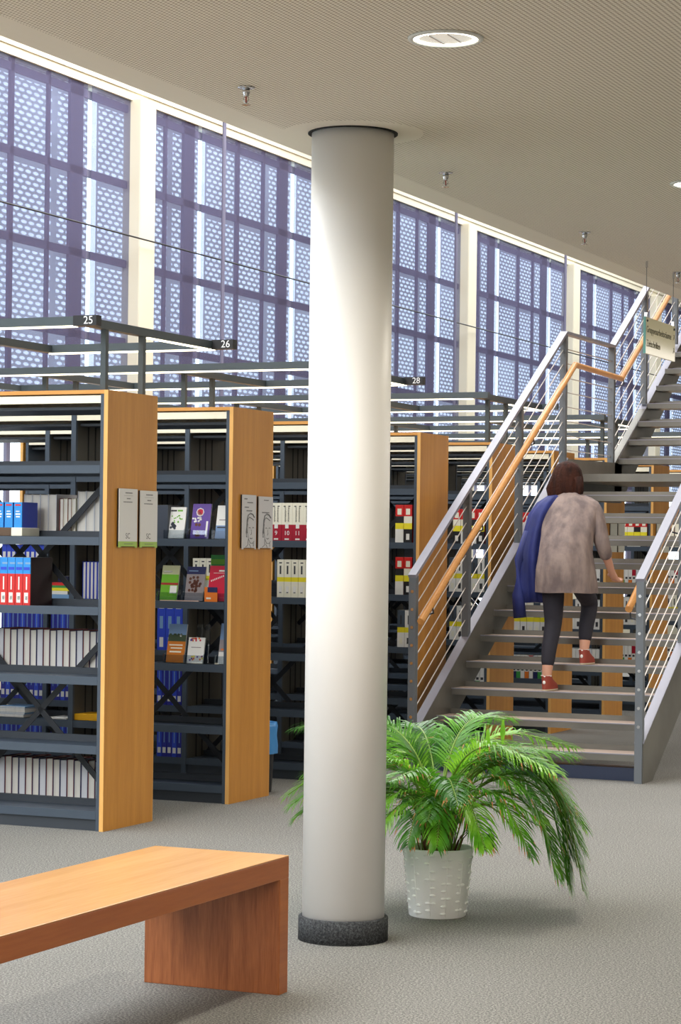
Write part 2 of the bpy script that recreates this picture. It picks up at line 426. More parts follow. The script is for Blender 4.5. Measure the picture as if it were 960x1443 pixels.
# ------------------------------------------------------------------ ceiling fixtures
M_lens = mat('downlight_tube', (255, 252, 240), 0.4, emit=(255, 248, 226), strength=9)
M_refl = mat('downlight_reflector', (214, 214, 212), 0.2, 0.6, emit=(255, 250, 235), strength=0.5)
def downlight(x, y, label, lit=26):
    r = empty('downlight', (x, y, ZC))
    MB().lathe([(0.100, -0.001), (0.118, -0.001), (0.116, -0.007), (0.102, -0.008), (0.100, -0.002)], (0,0,0), mat('downlight_rim', (228, 230, 226), 0.4), 48, False).build('rim', r, smooth=True)
    MB().lathe([(0.100, -0.002), (0.098, -0.005), (0.086, -0.006), (0.084, -0.003)], (0,0,0), M_lens, 48, False).build('light_ring', r, smooth=True)
    MB().lathe([(0.001, -0.0035), (0.085, -0.0035)], (0,0,0), M_refl, 48, False).build('reflector', r, smooth=True)
    mb = MB()
    for k in (-0.03, 0.03): mb.box(k-0.002, k+0.002, -0.07, 0.07, -0.006, -0.0035, M_chrome)
    mb.build('louvre', r)
    tag(r, label, 'ceiling light', 'round downlights in the gallery ceiling')
    l = bpy.data.lights.new('downlight_lamp', 'AREA'); l.shape = 'DISK'; l.size = 0.16; l.energy = lit; l.color = (1, 0.93, 0.8); l.spread = R(150)
    lo = bpy.data.objects.new('downlight_lamp', l); C.objects.link(lo); lo.parent = r; lo.location = (0, 0, -0.012)
for k in range(-2, 5):
    lb = {0: 'larger lit round downlight in the perforated ceiling, above and right of the white column', 1: 'lit round downlight at the right edge of the photo, above the hanging glass sign'}.get(k)
    if lb: downlight(-2.58, 6.67+3.02*k, lb)
def sprinkler(x, y, label):
    r = empty('sprinkler', (x, y, ZC))
    MB().lathe([(0.001, -0.003), (0.030, -0.003), (0.028, 0.0)], (0,0,0), M_chrome, 24).build('cover_plate', r, smooth=True)
    MB().lathe([(0.012, -0.002), (0.013, -0.02), (0.009, -0.028), (0.0085, -0.034)], (0,0,0), M_chrome, 16).build('body', r, smooth=True)
    m = MB()
    for s in (-1, 1): m.tube([(s*0.007, 0, -0.032), (s*0.011, 0, -0.045), (0, 0, -0.057)], 0.002, M_chrome, 6)
    m.build('frame_arms', r)
    MB().tube([(0, 0, -0.034), (0, 0, -0.053)], 0.0025, mat('red_bulb', (170, 40, 40), 0.3), 6).build('glass_bulb', r)
    MB().lathe([(0.001, -0.058), (0.016, -0.060), (0.016, -0.062), (0.001, -0.061)], (0,0,0), M_chrome, 16).build('deflector', r)
    tag(r, label, 'sprinkler', 'chrome sprinklers in a line along the ceiling')
for i, (y, l) in enumerate(((7.15, 'nearest chrome ceiling sprinkler, left of the white column'), (9.07, 'chrome ceiling sprinkler just right of the white column top'),
              (11.0, 'chrome ceiling sprinkler between the column and the hanging sign'), (12.75, 'farthest chrome ceiling sprinkler at the right photo edge above the hanging sign'))):
    sprinkler(-3.5, y, l)

# hanging glass sign
M_signf = mat('sign_glass', (232, 226, 188), 0.12, spec=0.6)
sg = empty('hanging_sign', (-3.53, 12.49, 2.68))
o = rel(MB().box(-3.536, -3.524, 12.19, 12.79, 2.575, 2.775, M_signf), 'glass_panel', sg, 0.001)
rel(MB().box(-3.537, -3.523, 12.186, 12.192, 2.575, 2.775, mat('glass_edge_green', (110, 170, 160), 0.1)), 'glass_edge', sg)
for y in (12.215, 12.76):
    rel(MB().tube([(-3.53, y, 2.80), (-3.53, y, ZC-0.03)], 0.0015, M_steel_d, 6), 'wire', sg)
    rel(MB().tube([(-3.53, y, ZC-0.035), (-3.53, y, ZC)], 0.007, M_chrome, 10), 'ceiling_anchor', sg)
    c = MB().box(-3.538, -3.522, y-0.008, y+0.008, 2.772, 2.80, M_chrome); c.ball((-3.523, y, 2.755), 0.007, M_steel_d)
    rel(c, 'clamp', sg)
M_ink = mat('sign_ink', (84, 80, 58), 0.6)
tx = text('Gruppenarbeitsräume', 0.052, M_ink, T(-3.5232, 12.455, 2.708) @ FACE_X, 'lettering', None, 0.0004, 0.50)
tx2 = text('Zeitschriften', 0.052, M_ink, T(-3.5232, 12.345, 2.632) @ FACE_X, 'lettering', None, 0.0004, 0.27)
for t_ in (tx, tx2):
    t_.parent = sg; t_.location = (3.53, -12.49, -2.68)
ar = MB()
for z in (2.708, 2.632):
    ar.bar((-3.523, 12.745, z-0.014), (-3.523, 12.768, z+0.012), 0.0006, 0.004, M_ink)
    ar.bar((-3.523, 12.752, z+0.014), (-3.523, 12.770, z+0.014), 0.0006, 0.004, M_ink)
    ar.bar((-3.523, 12.769, z-0.006), (-3.523, 12.769, z+0.015), 0.0006, 0.004, M_ink, up=(0, 1, 0))
rel(ar, 'arrow', sg)
tag(sg, 'small glass direction sign hung on two thin wires in front of the upper stair', 'sign')

# ------------------------------------------------------------------ bookcases
XR = -5.917; BAY = 1.06; DEP = 0.545; Y0 = 10.5; PITCH = 1.47
LEV = [0.10, 0.44, 0.80, 1.165, 1.53, 1.905]
def Yrow(r): return Y0 + PITCH*r
def make_bookcase():
    r = empty('bookcase')
    # local: x from 0 (outer face of right end panel) to the left, y from 0 (near face)
    L = -(3*BAY)-0.03
    for nm, xa, xb in (('end_panel', -0.023, 0.0), ('end_panel', L-0.023, L)):
        e = MB(); e.box(xa, xb, 0.003, DEP-0.003, 0, 2.30, M_panel); e.box(xa, xb, 0, 0.003, 0, 2.30, M_edge); e.box(xa, xb, DEP-0.003, DEP, 0, 2.30, M_edge)
        e.build(nm, r)
    for x in (-0.045, L+0.023):
        MB().box(x-0.0, x+0.0215, 0.004, DEP-0.004, 0, 2.278, M_steel).build('upright', r)
    for k in (1, 2):
        x = -k*BAY
        d = MB(); d.box(x-0.012, x+0.012, 0.02, DEP-0.02, 0.02, 2.275, M_divider)
        d.box(x-0.016, x+0.016, 0.0, 0.02, 0.0, 2.275, M_steel); d.box(x-0.016, x+0.016, DEP-0.02, DEP, 0.0, 2.275, M_steel)
        for yy in (0.15, 0.235, 0.33): d.box(x+0.012, x+0.0135, yy, yy+0.014, 0.1, 2.2, M_slot); d.box(x-0.0135, x-0.012, yy, yy+0.014, 0.1, 2.2, M_slot)
        d.build('upright', r)
    MB().box(L, -0.023, 0.0, DEP, 2.280, 2.300, M_board).build('top_board', r)
    f = MB()
    for b in range(3):
        xa, xb = -b*BAY-0.018 if b else -0.046, -(b+1)*BAY+0.018
        for ya, yb in ((0.006, 0.02), (DEP-0.02, DEP-0.006)):
            f.box(xb, xa, ya, yb, 2.232, 2.272, M_fascia)
        f.box(xb, xa, 0.05, DEP-0.05, 2.20, 2.215, M_steel_d)
    f.build('fascia', r)
    for b in range(3):
        xa, xb = (-b*BAY-0.017) if b else -0.046, -(b+1)*BAY+0.017
        for z in LEV:
            s = MB()
            s.box(xb, xa, 0.012, 0.262, z-0.012, z, M_steel); s.box(xb, xa, 0.282, DEP-0.012, z-0.012, z, M_steel)
            s.box(xb, xa, 0.004, 0.013, z-0.040, z+0.003, M_steel); s.box(xb, xa, DEP-0.013, DEP-0.004, z-0.040, z+0.003, M_steel)
            s.box(xb, xa, 0.255, 0.262, z-0.03, z+0.035, M_steel_d); s.box(xb, xa, 0.282, 0.289, z-0.03, z+0.035, M_steel_d)
            s.build('shelf', r)
        MB().box(xb, xa, 0.018, DEP-0.018, 0, 0.062, M_steel_d).build('plinth', r)
        xm = (xa+xb)/2; hw = (xa-xb)/2
        for zc in (1.435, 0.60):
            for s in (-1, 1):
                MB().bar((xm-hw, 0.272, zc-s*0.50), (xm+hw, 0.272, zc+s*0.50), 0.006, 0.032, M_brace).build('cross_brace', r)
    return r
rows_desc = ['nearest bookcase, its wooden end panel at the left of the photo', 'second bookcase back, its end panel carrying plates with a drawn face',
 'third bookcase back, mostly hidden behind the round white column', 'fourth bookcase back, its end panel just right of the round column',
 'fifth bookcase back, its end panel seen through the lower stair railing', 'sixth bookcase back, its end panel behind the climbing person',
 'seventh bookcase back, its end panel seen through the treads beside the person', 'eighth bookcase back, its end panel behind the right railing post',
 'ninth bookcase back, beyond the right stair railing', 'farthest bookcase, glimpsed through the shelves behind the stair']
case0 = make_bookcase()
cases = []
for i in range(10):
    c = case0 if i == 0 else copy_tree(case0)
    c.location = (XR, Yrow(i), 0); cases.append(c)
    tag(c, 'dark steel double-sided ' + rows_desc[i].replace('bookcase', 'bookcase') , 'bookcase', 'parallel bookcases with beech end panels')

# lamp frames standing on every second bookcase
def lamp_frame(i):
    r = empty('lamp_frame', (XR, Yrow(i), 2.30))
    LF = -(3*BAY)
    xs = [-0.075, -0.075-BAY, -0.075-2*BAY, LF+0.03]
    for x in xs:
        for y in (0.09, 0.50): MB().box(x-0.015, x+0.015, y-0.016, y+0.016, 0.0, 0.322, M_beam).build('post', r)
        MB().box(x-0.025, x+0.025, -0.12, 1.32, 0.322, 0.366, M_beam).build('cross_beam', r)
    for (ya, xa, xb) in ((-0.17, LF, 0.02), (1.29, (xs[1] if i == 0 else LF), 0.08)):
        bm = MB().box(xa-0.02, xb, ya, ya+0.05, 0.322, 0.368, M_beam).build('lamp_beam', r)
        st = MB().box(xa, xb-0.13, ya+0.008, ya+0.042, 0.314, 0.322, M_strip).build('lamp_strip', bm)
    st = MB().box(xs[0]-0.012, xs[0]+0.012, 0.56, 1.26, 0.315, 0.322, M_strip).build('lamp_strip', r)
    nums = {0: ('25', '26'), 2: (None, '28')}.get(i, (None, None))
    if i == 2: nums = (None, '28')
    for s, ya, xb in ((nums[0], -0.17, 0.02), (nums[1], 1.29, 0.08)):
        if not s: continue
        p = MB().box(xb-0.135, xb+0.002, ya-0.002, ya+0.052, 0.318, 0.372, M_black).build('number_block', r)
        text(s, 0.058, M_numw, T(xb-0.045, ya-0.0026, 0.345) @ FACE_Y, 'number', p)
    tag(r, {0: 'dark steel lamp frame numbered 25 and 26 standing on the nearest bookcase', 2: 'dark steel lamp frame numbered 28 reaching out from behind the round column',
            4: 'dark steel lamp frame on the fifth bookcase, its corner beam passing behind the stair rail',
            6: 'dark steel lamp frame on the seventh bookcase, behind the stair landing', 8: 'farthest dark steel lamp frame, seen below the upper stair flight'}[i], 'light fixture', 'lamp frames over the bookcases')
for i in (0, 2, 4, 6, 8): lamp_frame(i)

# plates on the end panels
M_plate = mat('plate_grey', (222, 222, 220), 0.5); M_plate_s = mat('plate_silver', (206, 206, 208), 0.4, 0.1)
M_green = mat('plate_green', (164, 196, 96), 0.5); M_grey_t = mat('grey_lettering', (110, 110, 112), 0.6)
def plate(row, ya, yb, zt, zb, style, label):
    Yb = Yrow(row); r = empty('info_plate', (XR, Yb+(ya+yb)/2, zb)); h = zt-zb; hw = (yb-ya)/2
    MB().box(0, 0.012, -hw+0.006, hw, 0.004, h, M_black).build('backing', r)
    f = MB(); m = M_plate if style == 0 else M_plate_s
    if style == 0:
        f.box(0.012, 0.018, -hw, hw, 0.032, h, m); f.box(0.012, 0.018, -hw, hw, 0.006, 0.032, M_green)
        f.box(0.012, 0.018, -hw, -hw+0.02, 0.0, 0.006, M_green); f.box(0.012, 0.018, hw-0.02, hw, 0.0, 0.006, M_green)
    else:
        f.box(0.012, 0.018, -hw, hw, 0.005, h, m)
        for s in (-1, 1): f.box(0.012, 0.018, s*hw, s*(hw-0.016), -0.003, 0.005, m)
    f.build('plate_face', r)
    X = 0.0183
    def ln(y0_, y1_, z, t=0.004):
        mb = MB(); y = y0_; rnd = random.Random(int((y0_+z)*1e4))
        while y < y1_:
            wd = rnd.uniform(0.004, 0.011); mb.box(X-0.0003, X+0.0003, y, min(y+wd, y1_), z-t/2, z+t/2, M_grey_t); y += wd+0.003
        mb.build('small_print', r)
    if style == 0:
        ln(-0.035, 0.04, h-0.022, 0.006); MB().box(X-0.0003, X+0.0003, -0.05, 0.05, h-0.037, h-0.036, M_grey_t).build('rule', r)
        ln(-0.02, 0.02, h-0.052, 0.006); ln(-0.055, 0.04, h-0.070, 0.005); ln(-0.045, 0.05, 0.019, 0.003)
        text('SC', 0.042, M_grey_t, T(X, -0.005, 0.060) @ FACE_X, 'logo', r, 0.0003)
    elif style == 1:
        ln(-0.07, -0.03, h-0.024, 0.006); ln(-0.03, 0.045, h-0.045, 0.006); ln(-0.065, -0.01, h-0.073, 0.006); ln(-0.04, 0.035, h-0.093, 0.007)
    else:
        ln(-0.03, 0.035, h-0.022, 0.006); ln(-0.055, 0.045, h-0.095, 0.006)
    if style:
        d = MB()      # loosely drawn head of nobody in particular
        def st(pts, w_=0.0022):
            d.tube([(X, y*1.08, z*1.12) for y, z in pts], w_*0.85, M_grey_t, 5)
        st([(-0.035, 0.06), (-0.040, 0.085), (-0.034, 0.11), (-0.030, 0.15), (-0.018, 0.175), (0.01, 0.185), (0.04, 0.18), (0.058, 0.165)], 0.005)
        st([(-0.028, 0.08), (-0.030, 0.12), (-0.018, 0.155), (0.0, 0.165), (0.03, 0.158), (0.05, 0.15)], 0.003)
        st([(-0.02, 0.13), (-0.022, 0.08), (-0.01, 0.05), (0.01, 0.03), (0.04, 0.028), (0.06, 0.04)])
        st([(-0.008, 0.108), (0.004, 0.112), (0.014, 0.107)]); st([(0.034, 0.108), (0.046, 0.113), (0.056, 0.108)])
        st([(0.022, 0.10), (0.026, 0.08), (0.018, 0.072)]); st([(0.008, 0.056), (0.022, 0.052), (0.036, 0.056)], 0.003)
        st([(-0.014, 0.05), (-0.016, 0.02), (-0.045, 0.008)]); st([(0.05, 0.032), (0.052, 0.012)]); st([(0.0, 0.025), (0.02, 0.006)])
        d.build('drawing', r)
    tag(r, label, 'sign')
plate(0, 0.105, 0.300, 1.790, 1.480, 0, 'left of the two grey plates with a green foot on the nearest end panel')
plate(0, 0.335, 0.525, 1.785, 1.480, 0, 'right of the two grey plates with a green foot on the nearest end panel')
plate(1, 0.105, 0.285, 1.795, 1.480, 1, 'left grey plate with a line-drawn head on the second end panel')
plate(1, 0.325, 0.515, 1.790, 1.480, 2, 'right grey plate with a line-drawn head on the second end panel')
M_plate_p = mat('pale_plate', (222, 222, 210), 0.5)
for r_, nm in ((3, None), (5, 'seen above the person\'s shoulder'), (6, 'behind the stair treads right of the person'), (7, 'beside the right stair rail')):
    if nm is None or r_ == 5: continue
    for ya, yb, sd in ((0.10, 0.28, 'left'), (0.33, 0.51, 'right')):
        o = empty('info_plate', (XR, Yrow(r_)+(ya+yb)/2, 1.48))
        MB().box(0, 0.014, -0.09, 0.09, 0, 0.31, M_plate_p).build('plate_face', o)
        MB().box(0.0, 0.006, -0.095, -0.088, 0, 0.305, M_black).build('backing', o)
        tag(o, '%s pale plate on the wooden end panel %s' % (sd, nm), 'sign')

# ------------------------------------------------------------------ books
M_page = mat('page_block', (230, 226, 217), 0.8, var=(60, (208, 205, 199), (1, 1, 0.02)))
M_page2 = mat('page_block_bluish', (212, 214, 220), 0.8)
M_navy = mat('cover_navy', (34, 38, 88), 0.5); M_maroon = mat('cover_maroon', (120, 36, 28), 0.5)
M_red = mat('cover_red', (204, 34, 30), 0.4); M_blue = mat('cover_blue', (40, 70, 200), 0.4); M_cyan = mat('cover_cyan', (40, 140, 216), 0.4)
M_dblue = mat('cover_deep_blue', (30, 34, 150), 0.45); M_lbl = mat('spine_label', (232, 230, 224), 0.6)
M_bkcr = mat('cover_cream', (236, 232, 212), 0.5); M_crim = mat('cover_crimson', (168, 20, 46), 0.45); M_yel = mat('band_yellow', (238, 222, 40), 0.5)
M_blk = mat('cover_black', (26, 24, 26), 0.5); M_wine = mat('cover_wine_black', (40, 14, 18), 0.5); M_txt = mat('print_dark', (50, 50, 54), 0.6)
M_green_b = mat('cover_green', (60, 150, 70), 0.5); M_orange = mat('cover_orange', (226, 120, 36), 0.5); M_sky = mat('cover_sky', (120, 160, 200), 0.5)

def foreedge(wd, h, d, cov, page):
    r = empty('book'); t = 0.0025
    MB().box(-wd/2+t, wd/2-t, 0.004, d-t, 0.004, h-0.004, page).build('pages', r)
    c = MB(); c.box(-wd/2, -wd/2+t, 0, d, 0, h, cov); c.box(wd/2-t, wd/2, 0, d, 0, h, cov); c.box(-wd/2, wd/2, d-t, d, 0, h, cov)
    c.build('cover', r); return r
def spine(wd, h, d, segs, side=None, extra=None, name='book'):
    """segs: (z0 frac, z1 frac, material) bands; side: cover material behind the spine"""
    m = MB(); g = 0.0006
    side = side or segs[0][2]
    m.box(-wd/2+g, wd/2-g, 0.006, d, 0, h, side)
    m.box(-wd/2+0.003, wd/2-0.003, 0.01, d-0.003, h-0.001, h+0.0004, M_page)
    for a, b, mm in segs: m.box(-wd/2+g, wd/2-g, 0.0, 0.006, a*h, b*h, mm)
    for (fx0, fx1, fz0, fz1, mm) in (extra or []): m.box(-wd/2+fx0*wd, -wd/2+fx1*wd, -0.0007, 0.0002, fz0*h, fz1*h, mm)
    return m.build(name)
def put(o, x, y, z, label, group=None, cat='book', first=[set()]):
    c = o if o.name not in first[0] and not o.get('used') else copy_tree(o)
    o['used'] = 1
    c.location = (x, y, z); tag(c, label, cat, group); return c
def run(proto, wd, row, yoff, lev, px0, px1, label, group=None, jit=0.0, n=None, ylev=None, rmax=None):
    Y = Yrow(row)+yoff; z = LEV[lev]+0.0005; yy = 770-(z-1.5)*3250/16
    xa, xb = Xat(px0, Y, yy), Xat(px1, Y, yy)
    # stay inside one bay
    x = xb-wd/2; k = 0; out = []
    while x-wd/2 >= xa-0.004:
        rel_ = (XR - x)
        nearest = round(rel_/BAY)*BAY
        if abs(rel_-nearest) < wd/2+0.018 or rel_ < wd/2+0.05: x -= 0.004; continue
        p = proto[k % len(proto)] if isinstance(proto, list) else proto
        out.append(put(p, x, Y, z, label + ', ' + NTH[k] + ' from the right', group)); x -= wd+0.0012+random.uniform(0, jit); k += 1
        if n and k >= n: break
    return out
NEAR = 0.016; FAR = 0.298
NTH = 'first second third fourth fifth sixth seventh eighth ninth tenth eleventh twelfth thirteenth fourteenth fifteenth sixteenth seventeenth eighteenth nineteenth'.split()
# nearest bookcase
fe = [foreedge(0.042, 0.232, 0.20, M_navy, M_page), foreedge(0.042, 0.236, 0.20, M_maroon, M_page), foreedge(0.042, 0.232, 0.2, M_navy, M_page2)]
run(fe, 0.042, 0, FAR, 0, -8, 144, 'pale page-edged volume on the bottom shelf of the nearest bookcase', 'pale volumes on the bottom shelf')
fe = [foreedge(0.040, 0.232, 0.20, M_navy, M_page2), foreedge(0.040, 0.228, 0.20, M_navy, M_page), foreedge(0.040, 0.232, 0.2, M_maroon, M_page)]
run(fe, 0.040, 0, FAR, 2, -8, 145, 'pale page-edged volume one shelf below the red volumes', 'pale volumes on the middle shelf')
fa = foreedge(0.050, 0.25, 0.22, M_page2, M_page); run([fa], 0.050, 0, FAR, 4, 106, 144, 'tall pale upper-shelf volume beside the nearest end panel', 'tall pale volumes', n=3)
run([foreedge(0.024, 0.21, 0.2, M_bkcr, M_page), foreedge(0.024, 0.21, 0.2, M_maroon, M_page)], 0.024, 0, FAR, 4, 79, 106, 'thin cream volume between tall pale volumes, upper shelf', 'thin cream volumes')
run([foreedge(0.050, 0.232, 0.22, M_page2, M_page)], 0.050, 0, FAR, 4, 32, 79, 'tall pale volume left of the thin cream volumes', 'tall pale volumes left')
zt = LEV[4]
for i, (pa, pb, mm, l) in enumerate(((-14, 15, mat('box_brown', (92, 70, 50), 0.6), 'flat brown box under the standing blue boxes on the upper shelf'), (15.5, 31, M_bkcr, 'flat cream box under the standing blue boxes on the upper shelf'))):
    Y = Yrow(0)+0.05; xa, xb = Xat(pa, Y), Xat(pb, Y)
    o = MB().box(-(xb-xa)/2, (xb-xa)/2, 0, 0.18, 0, 0.045, mm).build('storage_box', bevel=0.003); o.location = ((xa+xb)/2, Y, zt+0.0035)
    tag(o, l, 'box')
p = spine(0.050, 0.135, 0.16, [(0, 1, M_cyan)], M_blue, [(0.15, 0.85, 0.86, 0.92, M_red), (0.2, 0.8, 0.5, 0.56, M_lbl), (0.25, 0.75, 0.40, 0.45, M_lbl), (0.25, 0.7, 0.62, 0.66, M_lbl)], 'box_file')
for i, px in enumerate((-6, 7, 20)):
    o = put(p, Xat(px+5, Yrow(0)+0.06), Yrow(0)+0.06, zt+0.049, 'small bright blue box file on flat boxes, ' + ('leftmost', 'middle one', 'rightmost')[i] + ' of three', 'blue box files', 'box file')
p = spine(0.046, 0.255, 0.225, [(0, 0.66, M_red), (0.66, 1, M_cyan)], M_wine, [(0.2, 0.72, 0.06, 0.27, M_lbl), (0.42, 0.58, 0.33, 0.60, M_lbl), (0.1, 0.9, 0.74, 0.80, M_blue), (0.3, 1, 0.86, 0.90, M_sky), (0.35, 0.65, 0.12, 0.20, M_txt)])
run([p], 0.046, 0, NEAR, 3, -18, 42.5, 'thick red volume with sky-blue top and white label', 'red and blue volumes')
# second bookcase, seen through the nearest one
p = foreedge(0.022, 0.225, 0.17, M_blue, M_page); run([p], 0.024, 1, NEAR+0.03, 3, 112, 147, 'slim blue-edged volume beside the nearest end panel', 'slim volumes beside the end panel')
Yb = Yrow(1)+0.03
pile = [(0.115, 0.026, M_sky, 0), (0.11, 0.020, M_lbl, 1), (0.118, 0.018, M_yel, 1), (0.105, 0.014, M_green_b, 0), (0.112, 0.016, M_red, 0)]
z = LEV[3]+0.0005
xm = Xat(80, Yb)
for i, (wd, hh, mm, q) in enumerate(pile):
    b_ = MB(); b_.box(-wd/2-0.03, wd/2+0.03, 0.002, 0.17, 0.002, hh-0.002, M_page); b_.box(-wd/2-0.032, wd/2+0.03, 0, 0.172, 0, 0.002, mm); b_.box(-wd/2-0.032, wd/2+0.03, 0, 0.172, hh-0.002, hh, mm)
    b_.box(-wd/2-0.032, wd/2+0.03, -0.002, 0.001, 0, hh, mm)
    o = b_.build('book'); o.location = (xm+(-1)**i*0.004, Yb, z); z += hh+0.0004
    tag(o, ['pale blue', 'white', 'yellow', 'green', 'red'][i] + ' paperback in the flat pile seen through the nearest bookcase, %s' % ['bottommost', 'second from the bottom', 'middle one', 'second from the top', 'topmost'][i], 'book', 'flat pile of paperbacks')
o = spine(0.075, 0.13, 0.16, [(0, 1, M_navy)], M_navy, None, 'storage_box'); o.location = (Xat(90, Yrow(1)+FAR), Yrow(1)+FAR, LEV[3]+0.001+0.0)
tag(o, 'dark navy box standing behind the flat pile of paperbacks', 'box')
def flatpile(row, px0, px1, lev, n, t, mm, nm, lab, cat, d=0.2, yo=0.03):
    Y = Yrow(row)+yo; xa, xb = Xat(px0, Y), Xat(px1, Y); z = LEV[lev]+0.0035
    for i in range(n):
        m_ = mm[i % len(mm)]; wd = xb-xa-0.01*random.random()
        b_ = MB().box(-wd/2, wd/2, 0, d, 0, t, m_)
        if nm != 'folder': b_.box(-wd/2+0.002, wd/2-0.002, -0.0005, 0.0005, t*0.2, t*0.8, M_page)
        o = b_.build(nm, bevel=min(0.001, t*0.3)); o.location = ((xa+xb)/2+random.uniform(-0.006, 0.006), Y, z); z += t+0.0003
        tag(o, lab + ', ' + NTH[i] + ' from the bottom', cat, lab)
flatpile(1, 0, 38, 1, 7, 0.009, [M_lbl, M_page2, M_sky, M_lbl], 'magazine', 'pale magazine in the flat pile by the left edge', 'magazine')
flatpile(1, 70, 98, 1, 2, 0.004, [M_lbl], 'paper_booklet', 'white booklet lying flat right of the magazine pile', 'booklet')
flatpile(1, 106, 150, 1, 4, 0.009, [mat('folder_yellow', (250, 186, 16), 0.5)], 'folder', 'bright yellow flat folder beside the nearest end panel', 'folder')
# third bookcase: long blue runs
lab2 = [(0.18, 0.82, 0.10, 0.24, M_lbl), (0.42, 0.58, 0.36, 0.86, M_sky)]
pb = [spine(0.036, 0.265, 0.2, [(0, 1, M_dblue)], M_dblue, lab2), spine(0.036, 0.26, 0.2, [(0, 1, M_blue)], M_dblue, lab2), spine(0.036, 0.268, 0.2, [(0, 1, M_dblue)], M_navy, lab2)]
for lev in (0, 1, 2):
    nm = {0: 'bottom', 1: 'second', 2: 'third'}[lev]
    run(pb, 0.036, 2, NEAR, lev, 0, 62, 'blue volume, %s shelf, third bookcase, by the left edge' % nm, 'blue volumes left, %s shelf' % nm)
    run(pb, 0.036, 2, NEAR, lev, 68, 98, 'blue volume, %s shelf, third bookcase, left of nearest end panel' % nm, 'blue volumes middle, %s shelf' % nm)
    if lev < 2: run(pb, 0.036, 2, NEAR, lev, 216, 256, 'blue volume, %s shelf, between the two plated end panels' % nm, 'blue volumes right, %s shelf' % nm)
pb3 = spine(0.036, 0.32, 0.2, [(0, 1, M_blue)], M_dblue, [(0.2, 0.8, 0.62, 0.85, M_lbl)])
run([pb3], 0.036, 2, NEAR, 3, 0, 62, 'tall blue volume showing above the thick red volumes', 'blue volumes behind the red ones')
pb4 = spine(0.062, 0.29, 0.22, [(0, 1, M_blue)], M_dblue, [(0.3, 0.75, 0.08, 0.30, M_lbl), (0.3, 0.7, 0.5, 0.78, M_sky), (0.2, 0.8, 0.95, 1, M_lbl)])
run([pb4], 0.062, 2, NEAR, 2, 214, 257, 'wide bright blue binder standing behind the brochures', 'wide blue binders')
# white and crimson numbered volumes, cream volumes with a yellow band
Y = Yrow(2)+NEAR; num = 12
xx = Xat(436, Y); 
sw = 0.0775; nn = 0
labs = []
base = spine(0.076, 0.245, 0.2, [(0, 0.43, M_crim), (0.43, 1, M_bkcr)], M_bkcr, [(0.34, 0.66, 0.33, 0.46, M_lbl), (0.3, 0.7, 0.03, 0.07, M_lbl), (0.18, 0.36, 0.90, 0.925, M_txt), (0.62, 0.80, 0.90, 0.925, M_txt)])
px9 = {12: 430, 11: 415, 10: 400, 9: 385}
for k in range(9):
    num = 12-k; x = Xat(434.5-15.1*k, Y)
    if abs((XR-x)-BAY) < 0.055: x -= 0.0
    if k >= 7 : break
    c = put(base, x, Y, LEV[4]+0.0005, 'white and crimson volume numbered %d, %s' % (num, 'partly hidden by the round column' if num == 12 else 'in the row left of the round column'), 'numbered crimson volumes')
    if num < 12 and num > 5:
        text(str(num), 0.040, M_numw, T(0, -0.0012, 0.050) @ FACE_Y, 'number', c, 0.0004)
    for q, (s_, xo) in enumerate((('Arzneimittel', 0.012), ('produktkunde', -0.010))):
        if k < 4:
            text(s_, 0.017, M_txt, T(xo, -0.001, 0.170) @ FACE_Y @ Matrix.Rotation(-math.pi/2, 4, 'Z'), 'title', c, 0.0003, 0.095)
p = spine(0.049, 0.245, 0.2, [(0, 0.42, M_bkcr), (0.42, 0.54, M_yel), (0.54, 1, M_bkcr)], M_bkcr, [(0.3, 0.7, 0.12, 0.30, M_lbl), (0.38, 0.6, 0.62, 0.84, M_txt), (0.3, 0.7, 0.90, 0.93, M_txt), (0.35, 0.65, 0.12, 0.15, M_txt)])
run([p], 0.049, 2, NEAR, 3, 384, 440, 'yellow-banded cream volume left of the round column', 'cream volumes with a yellow band')
run([p], 0.049, 2, NEAR, 3, 268, 300, 'yellow-banded cream volume behind the brochures', 'cream volumes behind the brochures')
# books of the farther bookcases
q1 = [spine(0.062, 0.265, 0.2, [(0, 0.36, M_blk if k % 3 == 0 else M_lbl), (0.36, 0.52, M_yel), (0.52, 0.70, M_bkcr if k != 1 else M_blk), (0.70, 1, M_red)], M_red,
            [(0.3, 0.7, 0.08, 0.24, M_lbl), (0.25, 0.75, 0.74, 0.9, M_bkcr)]) for k in range(3)]
q2 = [spine(0.055, 0.26, 0.2, [(0, 0.40, M_lbl), (0.40, 0.54, M_yel), (0.54, 1, (M_lbl, M_steel, M_bkcr)[k])], M_bkcr,
            [(0.3, 0.7, 0.10, 0.26, M_txt if k == 0 else M_bkcr), (0.4, 0.6, 0.62, 0.86, M_txt)]) for k in range(3)]
q3 = [spine(0.034, 0.19, 0.16, [(0, 0.3, mm), (0.3, 0.5, M_lbl), (0.5, 1, m2)], mm, [(0.2, 0.8, 0.34, 0.44, M_txt)]) for mm, m2 in ((M_lbl, M_lbl), (M_green_b, M_lbl), (M_navy, M_page2), (M_lbl, M_crim), (M_orange, M_lbl))]
q4 = [foreedge(0.045, 0.25, 0.2, M_brace, M_fascia), foreedge(0.045, 0.23, 0.2, M_maroon, M_fascia)]
place_ = {3: 'just right of the round column', 4: 'behind the lower stair railing', 5: 'left of the climbing person', 6: 'behind the climbing person', 7: 'right of the climbing person', 8: 'behind the right stair post'}
